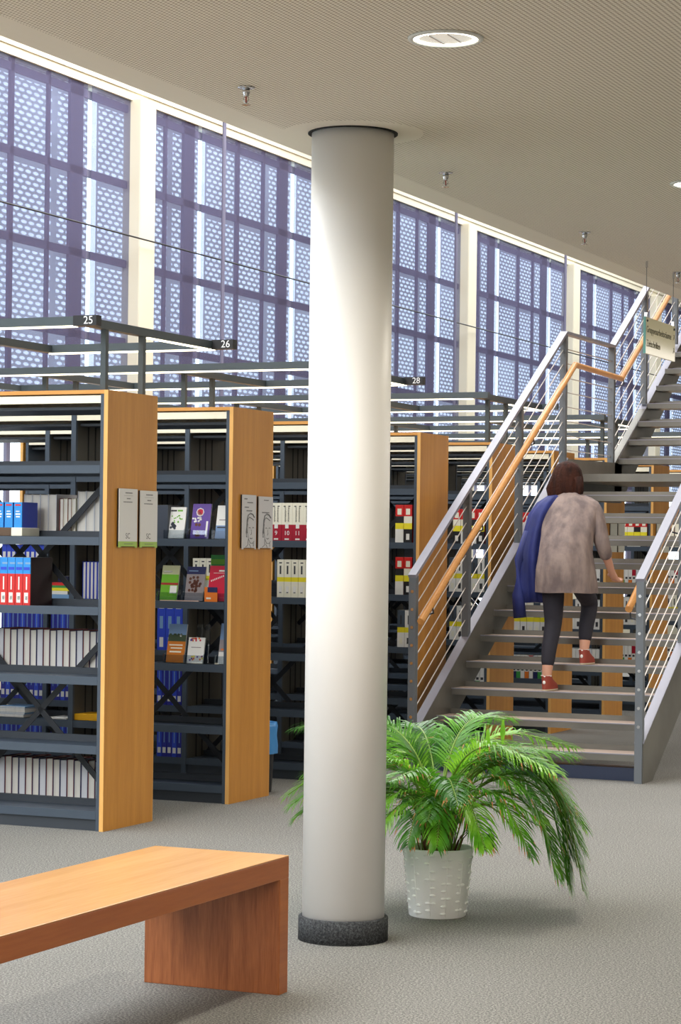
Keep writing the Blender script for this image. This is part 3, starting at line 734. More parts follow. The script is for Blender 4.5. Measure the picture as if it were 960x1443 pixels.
for r_ in range(3, 9):
    def pxr(W, yo=0.0):      # image column of the point W on row r_
        Yv = Yrow(r_)+yo; c = CS*(-W)+SN*Yv; d = -SN*(-W)+CS*Yv
        return 480+F*c/d
    pe = pxr(5.917+0.05); pl = max(pxr(5.917+0.60), {3: 556, 4: 630}.get(r_, 0))
    for lev, q, wd, nm in ((4, q1, 0.062, 'red-topped volume'), (3, q1 if r_ % 2 else q2, 0.062 if r_ % 2 else 0.055, 'yellow-banded volume, second book row,'),
                       (2, q2, 0.055, 'pale yellow-banded middle-shelf volume'), (1, q3, 0.034, 'small mixed-colour low-shelf volume')):
        if r_ == 3 and lev == 1: continue
        if r_ >= 6 and lev == 3: q = q3; wd = 0.034; nm = 'small pale volume'
        if r_ == 8 and lev == 4: q = q4; wd = 0.045; nm = 'brown-edged volume'
        Yn = Yrow(r_); 
        run(q, wd, r_, NEAR, lev, pl-2, pe-1, '%s %s' % (nm, place_[r_]), '%s %s' % (nm, place_[r_]), jit=0.002, n=8)

# ------------------------------------------------------------------ brochures on the second bookcase
def holder(x, y, z, wd, label, h=0.10):
    r = empty('brochure_holder', (x, y, z))
    MB().box(-wd/2, wd/2, 0.0, 0.05, 0, 0.003, M_acryl).build('base', r)
    MB().prism([(-wd/2, 0.048, 0.003), (wd/2, 0.048, 0.003), (wd/2, 0.078, h*1.35), (-wd/2, 0.078, h*1.35)], (0, 0.003, 0), M_acryl).build('back', r)
    MB().box(-wd/2, wd/2, 0.0, 0.003, 0.003, h*0.5, M_acryl).build('front_lip', r)
    for s in (-1, 1):
        MB().prism([(s*wd/2, 0.003, 0.003), (s*wd/2, 0.048, 0.003), (s*wd/2, 0.06, h*0.7), (s*wd/2, 0.003, h*0.5)], (-s*0.002, 0, 0), M_acryl).build('side', r)
    tag(r, label, 'brochure holder', 'clear holders for the brochures'); return r
def brochure(x, y, z, wd, h, bands, art, label, lean=0.20, parent=None):
    """a leaning leaflet stack; bands of colour, art = list of (x0,x1,z0,z1,mat) or blobs (cx,cz,r,mat)"""
    r = empty('brochure', (x, y, z)); S = Matrix.Rotation(-lean, 4, 'X')
    m = MB(); m.box(-wd/2, wd/2, 0.001, 0.010, 0, h, M_lbl, S)
    for a, b, mm in bands: m.box(-wd/2, wd/2, 0.0, 0.0012, a*h, b*h, mm, S)
    m.build('leaflets', r)
    g = MB()
    for a in art:
        if len(a) == 5: g.box(-wd/2+a[0]*wd, -wd/2+a[1]*wd, -0.0006, 0.0001, a[2]*h, a[3]*h, a[4], S)
        else:
            n0 = len(g.v); g.prism([(-wd/2+a[0]*wd+a[2]*math.cos(t*0.785), 0.0002, a[1]*h+a[2]*math.sin(t*0.785)) for t in range(8)], (0, -0.0009, 0), a[3])
            g.v[n0:] = [tuple(S @ Vector(v)) for v in g.v[n0:]]
    if g.v: g.build('cover_print', r)
    tag(r, label, 'brochure', 'brochures on the second bookcase'); return r
mL = lambda n, c: mat(n, c, 0.4)
purple = mL('print_purple', (96, 66, 150)); lime = mL('print_lime', (110, 176, 40)); olive = mL('print_pale_olive', (188, 190, 150)); dred = mL('print_dark_red', (170, 30, 40))
taupe = mL('print_grey', (150, 140, 140)); brown = mL('print_brown', (96, 52, 36)); pinkr = mL('print_pinkish_red', (206, 24, 60)); ochre = mL('print_ochre', (206, 120, 30))
skyb = mL('print_sky', (120, 150, 190)); fol = mL('print_dark_green', (60, 76, 50)); dgrey = mL('print_slate', (60, 66, 78))
def bro(px0, px1, y_top, y_bot, lev, bands, art, label, hold=True, lean=0.2):
    Y = Yrow(1)+0.055; z = LEV[lev]+0.006; D = -SN*Xat((px0+px1)/2, Y)+CS*Y
    xa, xb = Xat(px0, Y, (y_top+y_bot)/2), Xat(px1, Y, (y_top+y_bot)/2); wd = xb-xa; h = (y_bot-y_top)*D/F/math.cos(lean)
    brochure((xa+xb)/2, Y, z, wd, h, bands, art, label, lean)
    if hold: holder((xa+xb)/2, Yrow(1)+0.032, LEV[lev]+0.0035, wd+0.018, 'clear acrylic holder around the ' + label.split(' on ')[0].split(' with')[0].split(' beside')[0])
rn = random.Random(3)
bro(235, 259, 711, 755, 4, [(0, 1, M_lbl)], [(0.1, 0.45, 0.86, 0.91, M_txt), (0.5, 0.8, 0.86, 0.91, lime), (0.3, 0.34, 0.13, fol) if 0 else (0.28, 0.45, 0.012, dgrey), (0.36, 0.40, 0.012, dgrey)] +
    [(rn.uniform(0.2, 0.8), rn.uniform(0.5, 0.75), 0.0045, lime) for _ in range(16)] + [(rn.uniform(0.15, 0.45), rn.uniform(0.3, 0.5), 0.008, dgrey) for _ in range(7)],
    'white brochure dotted with green on the upper brochure shelf')
bro(268, 294, 706, 755, 4, [(0, 1, purple)], [(0.42, 0.76, 0.026, M_lbl), (0.42, 0.76, 0.021, pinkr), (0.25, 0.6, 0.72, 0.76, M_lbl), (0.25, 0.6, 0.80, 0.83, M_lbl), (0.8, 0.9, 0.05, 0.5, M_lbl)] +
    [(rn.uniform(0.02, 0.55), rn.uniform(0.48, 0.6), 0.006, M_lbl) for _ in range(14)] + [(rn.uniform(0.05, 0.5), rn.uniform(0.08, 0.4), 0.010, brown) for _ in range(5)], 'purple brochure with a round red badge')
bro(303, 322, 708, 755, 4, [(0, 0.4, skyb), (0.4, 1, M_lbl)], [(0.1, 0.9, 0.32, 0.36, M_txt), (0.2, 0.8, 0.55, 0.58, taupe)], 'white and pale blue brochure beside the second end panel on the upper shelf')
bro(225, 249, 793, 842, 3, [(0, 0.44, lime), (0.44, 0.5, dred), (0.5, 0.74, fol if 0 else lime), (0.74, 1, olive)], [(0.1, 0.6, 0.80, 0.84, M_lbl), (0.55, 0.95, 0.2, 0.42, M_lbl), (0.1, 0.6, 0.80, 0.84, M_lbl)], 'green brochure with a dark red stripe')
bro(260, 286, 794, 842, 3, [(0, 0.78, taupe), (0.78, 1, M_navy)], [(rn.uniform(0.2, 0.8), rn.uniform(0.28, 0.7), 0.009, brown) for _ in range(26)] + [(0.1, 0.6, 0.86, 0.89, skyb)], 'grey brochure with a blue top and brown chestnuts print')
bro(292, 321, 793, 843, 3, [(0, 1, pinkr)], [(0.45, 0.9, 0.84, 0.88, M_lbl), (0.2, 0.85, 0.79, 0.80, M_lbl)] + [(0.1+0.08*k, 0.14+0.08*k, 0.55+0.02*k, 0.6+0.02*k, M_lbl) for k in range(9)], 'bright red brochure beside the second end panel on the middle brochure shelf')
Yc = Yrow(1)+0.028; xa, xb = Xat(290, Yc), Xat(308, Yc)
o = MB().box(-(xb-xa)/2, (xb-xa)/2, 0, 0.004, 0, 0.085, M_orange); o.box(-(xb-xa)/2+0.02, (xb-xa)/2, -0.0005, 0.0005, 0.055, 0.085, M_navy); o.box(-0.03, 0.0, -0.0006, 0.0005, 0.015, 0.025, M_lbl)
o = o.build('card'); o.location = ((xa+xb)/2, Yc-0.006, LEV[3]+0.0035); tag(o, 'small orange card with a dark corner leaning before the bright red brochure', 'card')
Yf = Yrow(1)+0.02; xa, xb = Xat(228, Yf), Xat(282, Yf)
o = MB().box(-(xb-xa)/2, (xb-xa)/2, 0, 0.012, 0, 0.004, mL('pale_pink_paper', (226, 190, 170))).build('paper_booklet'); o.location = ((xa+xb)/2, Yf-0.012, LEV[3]+0.0035); tag(o, 'pale pink leaflet lying flat on the shelf edge below the green brochure', 'booklet')
bro(300, 322, 777, 797, 3, [(0, 0.4, lime), (0.4, 1, M_green_b)], [(0.1, 0.9, 0.55, 0.6, olive)], 'green landscape leaflet peeking above the bright red brochure', False) if 0 else None
Yg = Yrow(1)+0.15; xa, xb = Xat(298, Yg), Xat(323, Yg)
o = MB().box(-(xb-xa)/2, (xb-xa)/2, 0, 0.006, 0, 0.275, M_green_b); o.box(-(xb-xa)/2, (xb-xa)/2, -0.0005, 0.0005, 0.22, 0.25, lime)
o = o.build('folder'); o.location = ((xa+xb)/2, Yg, LEV[3]+0.001); tag(o, 'green folder showing above the bright red brochure', 'folder')
bro(234, 259, 874, 928, 2, [(0, 0.55, ochre), (0.55, 0.72, fol), (0.72, 1, skyb)], [(0.1, 0.85, 0.44, 0.47, M_bkcr), (0.2, 0.85, 0.36, 0.39, M_bkcr), (0.15, 0.8, 0.26, 0.30, M_bkcr)] + [(rn.uniform(0.1, 0.9), 0.72, 0.008, fol) for _ in range(7)] + [(0.7, 0.7, 0.007, M_lbl)], 'tall ochre brochure with a blue sky photograph')
bro(263, 286, 896, 932, 2, [(0, 1, M_lbl)], [(rn.uniform(0.05, 0.95), rn.uniform(0.85, 0.98), 0.006, (pinkr, purple, M_orange)[k % 3]) for k in range(12)] + [(rn.uniform(0.05, 0.95), rn.uniform(0.12, 0.28), 0.006, (M_orange, M_yel, purple)[k % 3]) for k in range(12)] + [(0.2, 0.8, 0.6, 0.63, taupe)], 'white brochure with a colourful floral border')
bro(307, 321, 876, 933, 2, [(0, 0.3, M_lbl), (0.3, 0.6, taupe), (0.6, 1, skyb)], [(0.2, 0.8, 0.34, 0.38, M_orange)], 'pale blue and grey brochure beside the second end panel on the lower brochure shelf')
holder(Xat(281, Yrow(1)+0.12), Yrow(1)+0.12, LEV[2]+0.0005, 0.085, 'empty clear holder standing behind the white floral brochure', 0.17)
o = spine(0.07, 0.2, 0.16, [(0, 1, dgrey)], dgrey, None, 'folder'); o.location = (Xat(229, Yrow(1)+0.05), Yrow(1)+0.05, LEV[4]+0.0005)
tag(o, 'dark slate folder standing left of the white brochure dotted with green', 'folder')

# waste bin with blue bag behind the second bookcase
wb = empty('waste_bin', (-6.087, 12.69, 0))
MB().lathe([(0.095, 0), (0.115, 0.40), (0.117, 0.41), (0.108, 0.41), (0.09, 0.01)], (0,0,0), M_black, 32, False).build('bin_body', wb, smooth=True)
rr = random.Random(5); bagm = mat('blue_bag', (66, 140, 206), 0.35, bump=(14, 0.8)); bagv = MB()
prof = [(0.127, 0.235), (0.130, 0.28), (0.126, 0.34), (0.129, 0.40), (0.122, 0.425), (0.108, 0.42), (0.10, 0.36)]
bagv.lathe(prof, (0,0,0), bagm, 48, False)
bagv.v = [(x*(1+0.03*math.sin(9*math.atan2(y, x)+z*20)), y*(1+0.03*math.sin(9*math.atan2(y, x)+z*20)), z) for x, y, z in bagv.v]
bagv.build('bag', wb, smooth=True)
tag(wb, 'black waste bin with a blue bag, half hidden behind the second end panel', 'waste bin')

# ------------------------------------------------------------------ stair
XL, XRt = -5.764, -4.130      # outer faces of left and right stringer
R_, G_ = 0.175, 0.285         # riser, going
YS = 14.45                    # first nosing
YL0, YL1 = YS+11*G_, 18.95    # landing
ZL = 2.10
st = empty('staircase', ((XL+XRt)/2, YS, 0))
tag(st, 'open-tread grey steel staircase with wooden handrails rising to the right', 'staircase')
def srel(mb, nm, bevel=0, smooth=False): return rel(mb, nm, st, bevel, smooth)
slope = R_/G_
def nos(y):     # nosing line height
    if y < YL0: return R_ + slope*(y-YS)
    if y < YL1: return ZL
    return ZL + R_ + slope*(y-YL1)
sw_ = 0.06
for x0 in (XL, XRt-sw_):
    s = MB()
    y0 = YS-0.10; up = 0.14
    zt0 = nos(y0)+up
    # lower flight plate, cut level on the floor
    yb = YS-0.10
    yl = YL0-0.02
    pts = [(x0, yb, 0.0), (x0, yb+0.22, 0.0), (x0, yl+0.09, nos(yl)+up-0.33), (x0, YL1+0.10, ZL-0.20), (x0, YL1+0.10, ZL+0.14), (x0, yl, ZL+0.12), (x0, yb, max(0.02, zt0))]
    s.prism(pts, (sw_, 0, 0), M_stair)
    yu = YL1; ye = YL1+8*G_+0.05
    s.prism([(x0, yu-0.1, ZL-0.20), (x0, yu+0.15, ZL-0.16), (x0, ye, 3.5-0.25+0.14), (x0, ye, 3.5+0.12), (x0, yu-0.1, ZL+0.14)], (sw_, 0, 0), M_stair)
    # painted top face
    s.bar((x0+sw_/2, yb, zt0+0.004), (x0+sw_/2, yl, ZL+0.124), sw_+0.004, 0.008, M_rail_s, up=(0, 0, 1))
    s.bar((x0+sw_/2, yu-0.02, ZL+0.165), (x0+sw_/2, ye, 3.5+0.145), sw_+0.004, 0.008, M_rail_s)
    srel(s, 'stringer')
def tread(y, z, d=0.26, nm='tread'):
    m = MB(); a, b = XL+sw_+0.0, XRt-sw_-0.0
    m.box(a, b, y, y+d, z-0.012, z, M_tread); m.box(a, b, y-0.006, y, z-0.045, z+0.001, M_stair)
    m.box(a, b, y, y+d, z-0.045, z-0.012, M_stair); m.box(a, b, y+d, y+d+0.006, z-0.045, z+0.035, M_stair)
    m.box(a, b, y-0.0075, y+0.002, z-0.004, z+0.002, M_rail_s)
    return srel(m, nm)
for k in range(11): tread(YS+k*G_, R_*(k+1))
m = MB(); m.box(XL+sw_, XRt-sw_, YL0, YL1, ZL-0.012, ZL, M_tread); m.box(XL+sw_, XRt-sw_, YL0-0.006, YL1+0.1, ZL-0.06, ZL-0.012, M_stair); m.box(XL+sw_, XRt-sw_, YL0-0.008, YL0, ZL-0.06, ZL+0.001, M_stair)
srel(m, 'landing')
for k in range(8): tread(YL1+k*G_, ZL+R_*(k+1))
struct('floor_upper', MB().box(XL, XE, YL1+8*G_, 24.0, 3.3, 3.5, M_white))
srel(MB().box(XL+sw_, XRt-sw_, YS+0.03, YS+0.24, 0.0, 0.085, mat('tread_shade_blue', (44, 54, 78), 0.35)), 'tread_shade_box')  # dark box standing in for the shade under the first tread
# balustrades
RT = 1.05+0.14     # rail above nosing
def railz(y):
    if y < YL0: return 1.306+0.5985*(y-14.33)
    if y < YL1-0.1: return 3.235
    return 3.235+0.59*(y-(YL1-0.12))
YB = 17.52; YU = YL1-0.12
posts = [14.33+0.03, 15.37, 16.47, YB, YU, 19.80, 20.80]
for side, xs in (('left', XL+0.03), ('right', XRt-0.03)):
    for i, y in enumerate(posts):
        zb = 0.0 if i == 0 else (nos(y)+0.11 if y < YL0 else (ZL+0.10 if y < YL1 else nos(y)+0.0))
        p = MB().box(xs-0.025, xs+0.025, y-0.025, y+0.025, zb, railz(y)-0.012, M_post)
        if i == 0:
            for k in range(8): p.tube([(xs, y-0.028, railz(y)-0.12*(k+1)), (xs, y-0.024, railz(y)-0.12*(k+1))], 0.011, M_chrome, 10)
        srel(p, 'post')
    pts = [(xs, 14.33, railz(14.33)), (xs, YB, 3.222), (xs, YU, 3.222), (xs, 21.1, railz(21.1))]
    tr = MB()
    for a, b in zip(pts[:-1], pts[1:]): tr.bar(a, b, 0.058, 0.024, M_rail_s)
    srel(tr, 'top_rail')
    for k in range(1, 9):
        c = MB(); o_ = 0.115*k+0.01
        c.tube([(xs, 14.36, railz(14.36)-o_), (xs, YB, 3.222-o_)], 0.0042, M_cable, 6)
        c.tube([(xs, YB, 3.222-o_), (xs, YU, 3.222-o_)], 0.0042, M_cable, 6)
        c.tube([(xs, YU, 3.222-o_), (xs, 21.0, railz(21.0)-o_)], 0.0042, M_cable, 6)
        srel(c, 'cable')
    xi = xs + (0.10 if side == 'left' else -0.10)
    h0 = 14.24 if side == 'left' else 14.42
    hz = lambda y: 1.02+0.600*(y-14.26)
    pts = [(xi, h0, hz(h0)), (xi, YB-0.02, hz(YB-0.02)), (xi, YU-0.06, hz(YB-0.02)-0.02), (xi, 21.1, 2.95+0.60*(21.1-YU))]
    hr = MB().tube(pts, 0.024, M_rail, 16); srel(hr, 'handrail', smooth=True)
    for y in (14.45, 15.4, 16.5, YU, 19.8):
        z = hz(y) if y < YB else (hz(YB) if y < YU+0.01 else 2.95+0.60*(y-YU))
        srel(MB().tube([(xi, y, z-0.02), (xi, y+0.02, z-0.075), (xs, y+0.02, z-0.10)], 0.006, M_steel_d, 8), 'bracket')

# ------------------------------------------------------------------ potted palm
pc = (0.42*CS-0.40*9.5, 0.42*SN+CS*9.5)   # placeholder, replaced below
D_ = 9.42; dxp = 0.0440
pc = (CS*dxp*D_-SN*D_, SN*dxp*D_+CS*D_)
palm = empty('potted_palm', (pc[0], pc[1], 0))
tag(palm, 'bushy green palm in a white embossed pot behind the round column', 'plant')
M_pot = mat('white_pot_glaze', (250, 250, 248), 0.35); M_soil = mat('soil', (50, 34, 26), 0.95, bump=(60, 0.8))
m = MB(); m.lathe([(0.113, 0.0), (0.117, 0.004), (0.143, 0.268), (0.1455, 0.276), (0.143, 0.28), (0.137, 0.276), (0.134, 0.24)], (0,0,0), M_pot, 64, False)
rp_ = random.Random(11)
for a in range(12):
    an = 2*math.pi*a/12+0.12
    rb = lambda z: 0.1165+0.0265*z/0.268
    m.tube([((rb(0.01)+0.0005)*math.cos(an), (rb(0.01)+0.0005)*math.sin(an), 0.01), ((rb(0.262)+0.0005)*math.cos(an), (rb(0.262)+0.0005)*math.sin(an), 0.262)], 0.0014, M_pot, 6)
    z = 0.022+0.012*(a % 2)
    while z < 0.26:
        k = rp_.choice((0, 1, 2, 2))
        for s in ((-1,), (1,), (-1, 1))[k]:
            a2 = an+s*0.085; r0 = rb(z)
            c = (r0*math.cos(a2), r0*math.sin(a2), z)
            n0 = len(m.v); m.ball((0, 0, 0), (0.005, 0.0125, 0.006), M_pot, 10, 6)
            Mr = T(*c) @ Matrix.Rotation(a2, 4, 'Z'); m.v[n0:] = [tuple(Mr @ Vector(v)) for v in m.v[n0:]]
        z += 0.029+rp_.random()*0.006
m.build('pot', palm, smooth=True)
MB().lathe([(0.001, 0.245), (0.134, 0.24)], (0,0,0), M_soil, 32, False).build('soil', palm)
def leafmat(name, a, b):
    m = bpy.data.materials.new(name); nt = nodes(m); n = nt.nodes; L = nt.links
    out = n.new('ShaderNodeOutputMaterial'); p = n.new('ShaderNodeBsdfPrincipled'); t = n.new('ShaderNodeBsdfTranslucent'); mx = n.new('ShaderNodeMixShader')
    mx.inputs[0].default_value = 0.42
    tc = n.new('ShaderNodeTexCoord'); z = n.new('ShaderNodeTexNoise'); z.inputs['Scale'].default_value = 9; L.new(tc.outputs['Object'], z.inputs[0])
    r = n.new('ShaderNodeValToRGB'); r.color_ramp.elements[0].position = 0.35; r.color_ramp.elements[1].position = 0.65
    r.color_ramp.elements[0].color = (*lin(a), 1); r.color_ramp.elements[1].color = (*lin(b), 1)
    L.new(z.outputs[0], r.inputs[0]); L.new(r.outputs[0], p.inputs['Base Color']); L.new(r.outputs[0], t.inputs[0]); p.inputs['Roughness'].default_value = 0.35
    L.new(p.outputs[0], mx.inputs[1]); L.new(t.outputs[0], mx.inputs[2]); L.new(mx.outputs[0], out.inputs[0]); return m
LEAF = [leafmat('palm_leaf', (62, 128, 24), (112, 178, 40)), leafmat('palm_leaf_bright', (96, 164, 32), (150, 208, 60)), leafmat('palm_leaf_deep', (40, 98, 28), (84, 150, 38))]
M_tip = mat('dry_leaf_tip', (166, 110, 60), 0.7); M_stem = mat('palm_stem', (110, 140, 50), 0.5)
M_trunk = mat('palm_trunk', (70, 36, 24), 0.8, bump=(40, 0.6), var=(20, (112, 68, 44), (1, 1, 0.15)))
def frond(az, length, e0, curl, start, rseed, bright=0, side=0.0, lw=0.26, first=0.34, knee=(0.08, 0.72)):
    """az in degrees from image right, counter-clockwise seen from above"""
    rr = random.Random(rseed); a = R(az)
    rt = Vector((CS, SN, 0)); fw = Vector((-SN, CS, 0))
    h = rt*math.cos(a)+fw*math.sin(a); sd = Vector((-h.y, h.x, 0))
    p = Vector((h.x*start, h.y*start, 0.24)); pts = [p.copy()]; dirs = []
    n = 26; e = R(e0)
    for i in range(n):
        t = i/n
        u_ = min(1, max(0, (t-knee[0])/knee[1])); e2 = e - curl*(u_*u_*(3-2*u_)) - 0.15*t
        d = h*math.cos(e2)+Vector((0, 0, 1))*math.sin(e2)+sd*side*t; d.normalize()
        dirs.append(d); p = p+d*length/n; pts.append(p.copy())
    dirs.append(dirs[-1])
    m = MB(); lm = LEAF[bright]
    m.tube(pts, [0.0052*(1-0.8*i/n)+0.0008 for i in range(n+1)], M_stem, 5)
    cnt = int(length*(1-first)/0.0140)
    for i in range(cnt):
        t = first+(1-first)*(i+0.5)/cnt
        f = t*n; k = min(int(f), n-1); q = pts[k].lerp(pts[k+1], f-k); d = dirs[k]
        up = d.cross(sd).normalized()
        if up.z < 0: up = -up
        env = math.sin(math.pi*min(1, (t-first)/(1-first)*0.78+0.16))**0.7
        for s in (-1, 1):
            L_ = lw*env*rr.uniform(0.82, 1.12)
            sp_ = 0.75-0.35*t
            dl = (d*(1-sp_*0.55)+sd*s*sp_+up*rr.uniform(0.12, 0.32)).normalized()
            droop = rr.uniform(0.5, 1.0)
            wdt = rr.uniform(0.0034, 0.0052)
            wv = dl.cross(up).normalized()
            P = [q]; dd = dl.copy(); S4 = 4
            for j in range(S4):
                dd = (dd+Vector((0, 0, -1))*droop*(j+0.6)/S4*0.62).normalized(); P.append(P[-1]+dd*L_/S4)
            W = [0.35, 1.0, 0.95, 0.6, 0.0]
            for j in range(S4):
                a0, b0 = P[j]-wv*wdt*W[j], P[j]+wv*wdt*W[j]; a1, b1 = P[j+1]-wv*wdt*W[j+1], P[j+1]+wv*wdt*W[j+1]
                tip = M_tip if (j == S4-1 and rr.random() < 0.18) else lm
                m.face([a0, b0, b1, a1] if j < S4-1 else [a0, b0, P[j+1]], tip)
    o = m.build('frond', palm); return o
FR = []
rf = random.Random(21)
# outer, hanging fronds ; azimuth from image right
for az, ln_, e0_, cu_ in ((-6, 1.16, 84, 2.8), (-12, 1.12, 81, 2.75), (-9, 1.20, 82, 2.8), (-18, 1.08, 84, 2.7), (3, 1.06, 81, 2.55), (12, 1.05, 82, 2.4), (-28, 0.96, 80, 2.5), (22, 1.0, 83, 2.2), (-45, 0.78, 80, 2.2), (38, 0.98, 84, 2.1), (-2, 0.96, 74, 2.35), (-20, 0.82, 72, 2.3), (-8, 1.08, 72, 2.5),
      (-65, 0.68, 82, 2.1), (-88, 0.66, 83, 2.1), (-112, 0.64, 84, 2.1), (-140, 0.68, 84, 2.1), (-160, 0.92, 82, 2.2), (178, 0.94, 80, 2.5), (168, 0.96, 83, 2.4), (195, 0.84, 80, 2.4), (186, 0.92, 77, 2.4),
      (150, 1.08, 84, 2.0), (125, 1.05, 85, 1.8), (100, 1.05, 85, 1.8), (75, 1.05, 85, 1.9), (55, 1.02, 84, 2.0), (140, 1.12, 87, 1.6), (165, 1.12, 87, 1.6), (-170, 1.02, 87, 1.7)):
    FR.append((az, ln_, e0_, cu_, 0.03))
for k in range(12):      # inner, more upright
    az = k*30+8; FR.append((az, rf.uniform(0.96, 1.10) if not 200 < az % 360 < 300 else 0.74, rf.uniform(85, 90), rf.uniform(1.3, 1.7), 0.02))
for k in range(11):      # short ones
    az = k*32.7; FR.append((az, rf.uniform(0.50, 0.66), rf.uniform(76, 84), rf.uniform(1.5, 2.0), 0.04))
for i, f in enumerate(FR):
    az_ = (f[0]+180) % 360-180
    kf = 0.86 if abs(abs(az_)-180) < 38 else (0.88 if abs(az_) < 30 and f[3] < 2.2 else 1.0)
    frond(f[0], f[1]*kf, f[2], f[3]+(0.4 if abs(abs(az_)-180) < 38 else 0), f[4], 100+i, bright=(0, 1, 0, 2, 1, 0)[i % 6], side=rf.uniform(-0.15, 0.15), lw=0.21 if f[1] > 0.8 else 0.16)
for (az, r0, hz_) in ((12, 0.20, 0.66), (8, 0.26, 0.70)):
    v0 = Vector((CS*math.cos(R(az)), CS*math.sin(R(az))*0+SN, 0))*r0
    m = MB(); a = Vector((v0.x*0.3, v0.y*0.3, 0.26)); b_ = Vector((v0.x, v0.y, hz_)); m.tube([a, (a+b_)/2+Vector((0, 0, 0.05)), b_], [0.004, 0.003, 0.002], M_stem, 6)
    wv = Vector((CS, SN, 0))*0.011
    m.face([b_-wv*0.3, b_+wv*0.3, b_+wv+Vector((0, 0, 0.05)), b_-wv+Vector((0, 0, 0.05))], LEAF[1]); m.face([b_-wv+Vector((0, 0, 0.05)), b_+wv+Vector((0, 0, 0.05)), b_+wv*0.5+Vector((0, 0, 0.10)), b_-wv*0.3+Vector((0, 0, 0.10))], LEAF[1])
    m.build('young_leaf', palm)
rq = random.Random(9)
for i in range(7):
    a = rq.uniform(0, 6.28); r0 = rq.uniform(0.01, 0.055); x, y = r0*math.cos(a), r0*math.sin(a)
    MB().tube([(x, y, 0.23), (x*1.15, y*1.15, 0.32), (x*1.5, y*1.5, 0.42+rq.random()*0.05)], [0.016, 0.013, 0.009], M_trunk, 10).build('cane', palm, smooth=True)
for i in range(26):
    a = rq.uniform(0, 6.28); r0 = rq.uniform(0.03, 0.08); L_ = rq.uniform(0.12, 0.30)
    x, y = math.cos(a), math.sin(a)
    MB().tube([(x*r0, y*r0, 0.235), (x*(r0+0.03), y*(r0+0.03), 0.235+L_*0.6), (x*(r0+0.08), y*(r0+0.08), 0.235+L_)], [0.003, 0.0025, 0.001], M_trunk if i % 3 else M_stem, 5).build('dry_stalk', palm)

# ------------------------------------------------------------------ person climbing the stair (seen from behind)
M_skin = mat('skin', (206, 152, 126), 0.5); M_hair = mat('brown_hair', (34, 18, 13), 0.85, spec=0.2, bump=(70, 0.6), var=(26, (64, 34, 24), (1, 1, 0.12)))
M_tunic = mat('taupe_tunic', (150, 132, 124), 0.85, bump=(26, 0.5), var=(16, (112, 98, 96), (1, 1, 0.35)))
M_trous = mat('dark_trousers', (34, 32, 42), 0.8, bump=(30, 0.3)); M_jack = mat('navy_jacket', (34, 46, 118), 0.7, bump=(12, 0.6), var=(7, (24, 32, 84), (1, 1, 0.3)))
M_shoe = mat('russet_shoe', (150, 62, 48), 0.6); M_sole = mat('cream_sole', (226, 212, 186), 0.6); M_lace = mat('white_lace', (240, 236, 230), 0.6)
PO = Vector((-4.95, 15.2, 0.525))
pers = empty('person', tuple(PO))
def skin(name, chains, m, root, sub=2):
    """chains: list of [(x,y,z,rx,ry)...]; points equal within 1 mm are shared"""
    vs = []; rad = []; ed = []; idx = {}
    for ch in chains:
        prev = None
        for p in ch:
            k = tuple(round(c, 3) for c in p[:3])
            if k not in idx: idx[k] = len(vs); vs.append(Vector(p[:3])-PO); rad.append((p[3], p[4] if len(p) > 4 else p[3]))
            i = idx[k]
            if prev is not None and prev != i: ed.append((prev, i))
            prev = i
    me = bpy.data.meshes.new(name); me.from_pydata([tuple(v) for v in vs], ed, []); me.update(); me.materials.append(m)
    o = bpy.data.objects.new(name, me); C.objects.link(o); o.parent = pers
    sm = o.modifiers.new('skin', 'SKIN'); sm.use_smooth_shade = True; sm.branch_smoothing = 0.6
    me.skin_vertices.new(name='') if not me.skin_vertices else None
    for i, r in enumerate(rad): me.skin_vertices[0].data[i].radius = r; me.skin_vertices[0].data[i].use_root = False
    me.skin_vertices[0].data[idx[tuple(round(c, 3) for c in root)]].use_root = True
    ss = o.modifiers.new('sub', 'SUBSURF'); ss.levels = sub; ss.render_levels = sub
    return o
pel = (-4.95, 15.20, 1.34); lhp = (-5.035, 15.20, 1.31); rhp = (-4.865, 15.21, 1.31)
lkn = (-5.03, 15.21, 0.98); lan = (-5.03, 15.075, 0.61); rkn = (-4.845, 15.46, 1.12); ran = (-4.85, 15.345, 0.785)
wst = (-4.95, 15.235, 1.50); chs = (-4.96, 15.33, 1.70); nk0 = (-4.975, 15.40, 1.83); nk1 = (-4.99, 15.43, 1.89); hd0 = (-5.005, 15.46, 1.96); hd1 = (-5.02, 15.47, 2.03)
lsh = (-5.13, 15.37, 1.785); lel = (-5.20, 15.36, 1.53); lwr = (-5.13, 15.55, 1.45)
rsh = (-4.80, 15.37, 1.785); rel_b = (-4.72, 15.33, 1.53); rwr = (-4.69, 15.46, 1.34)
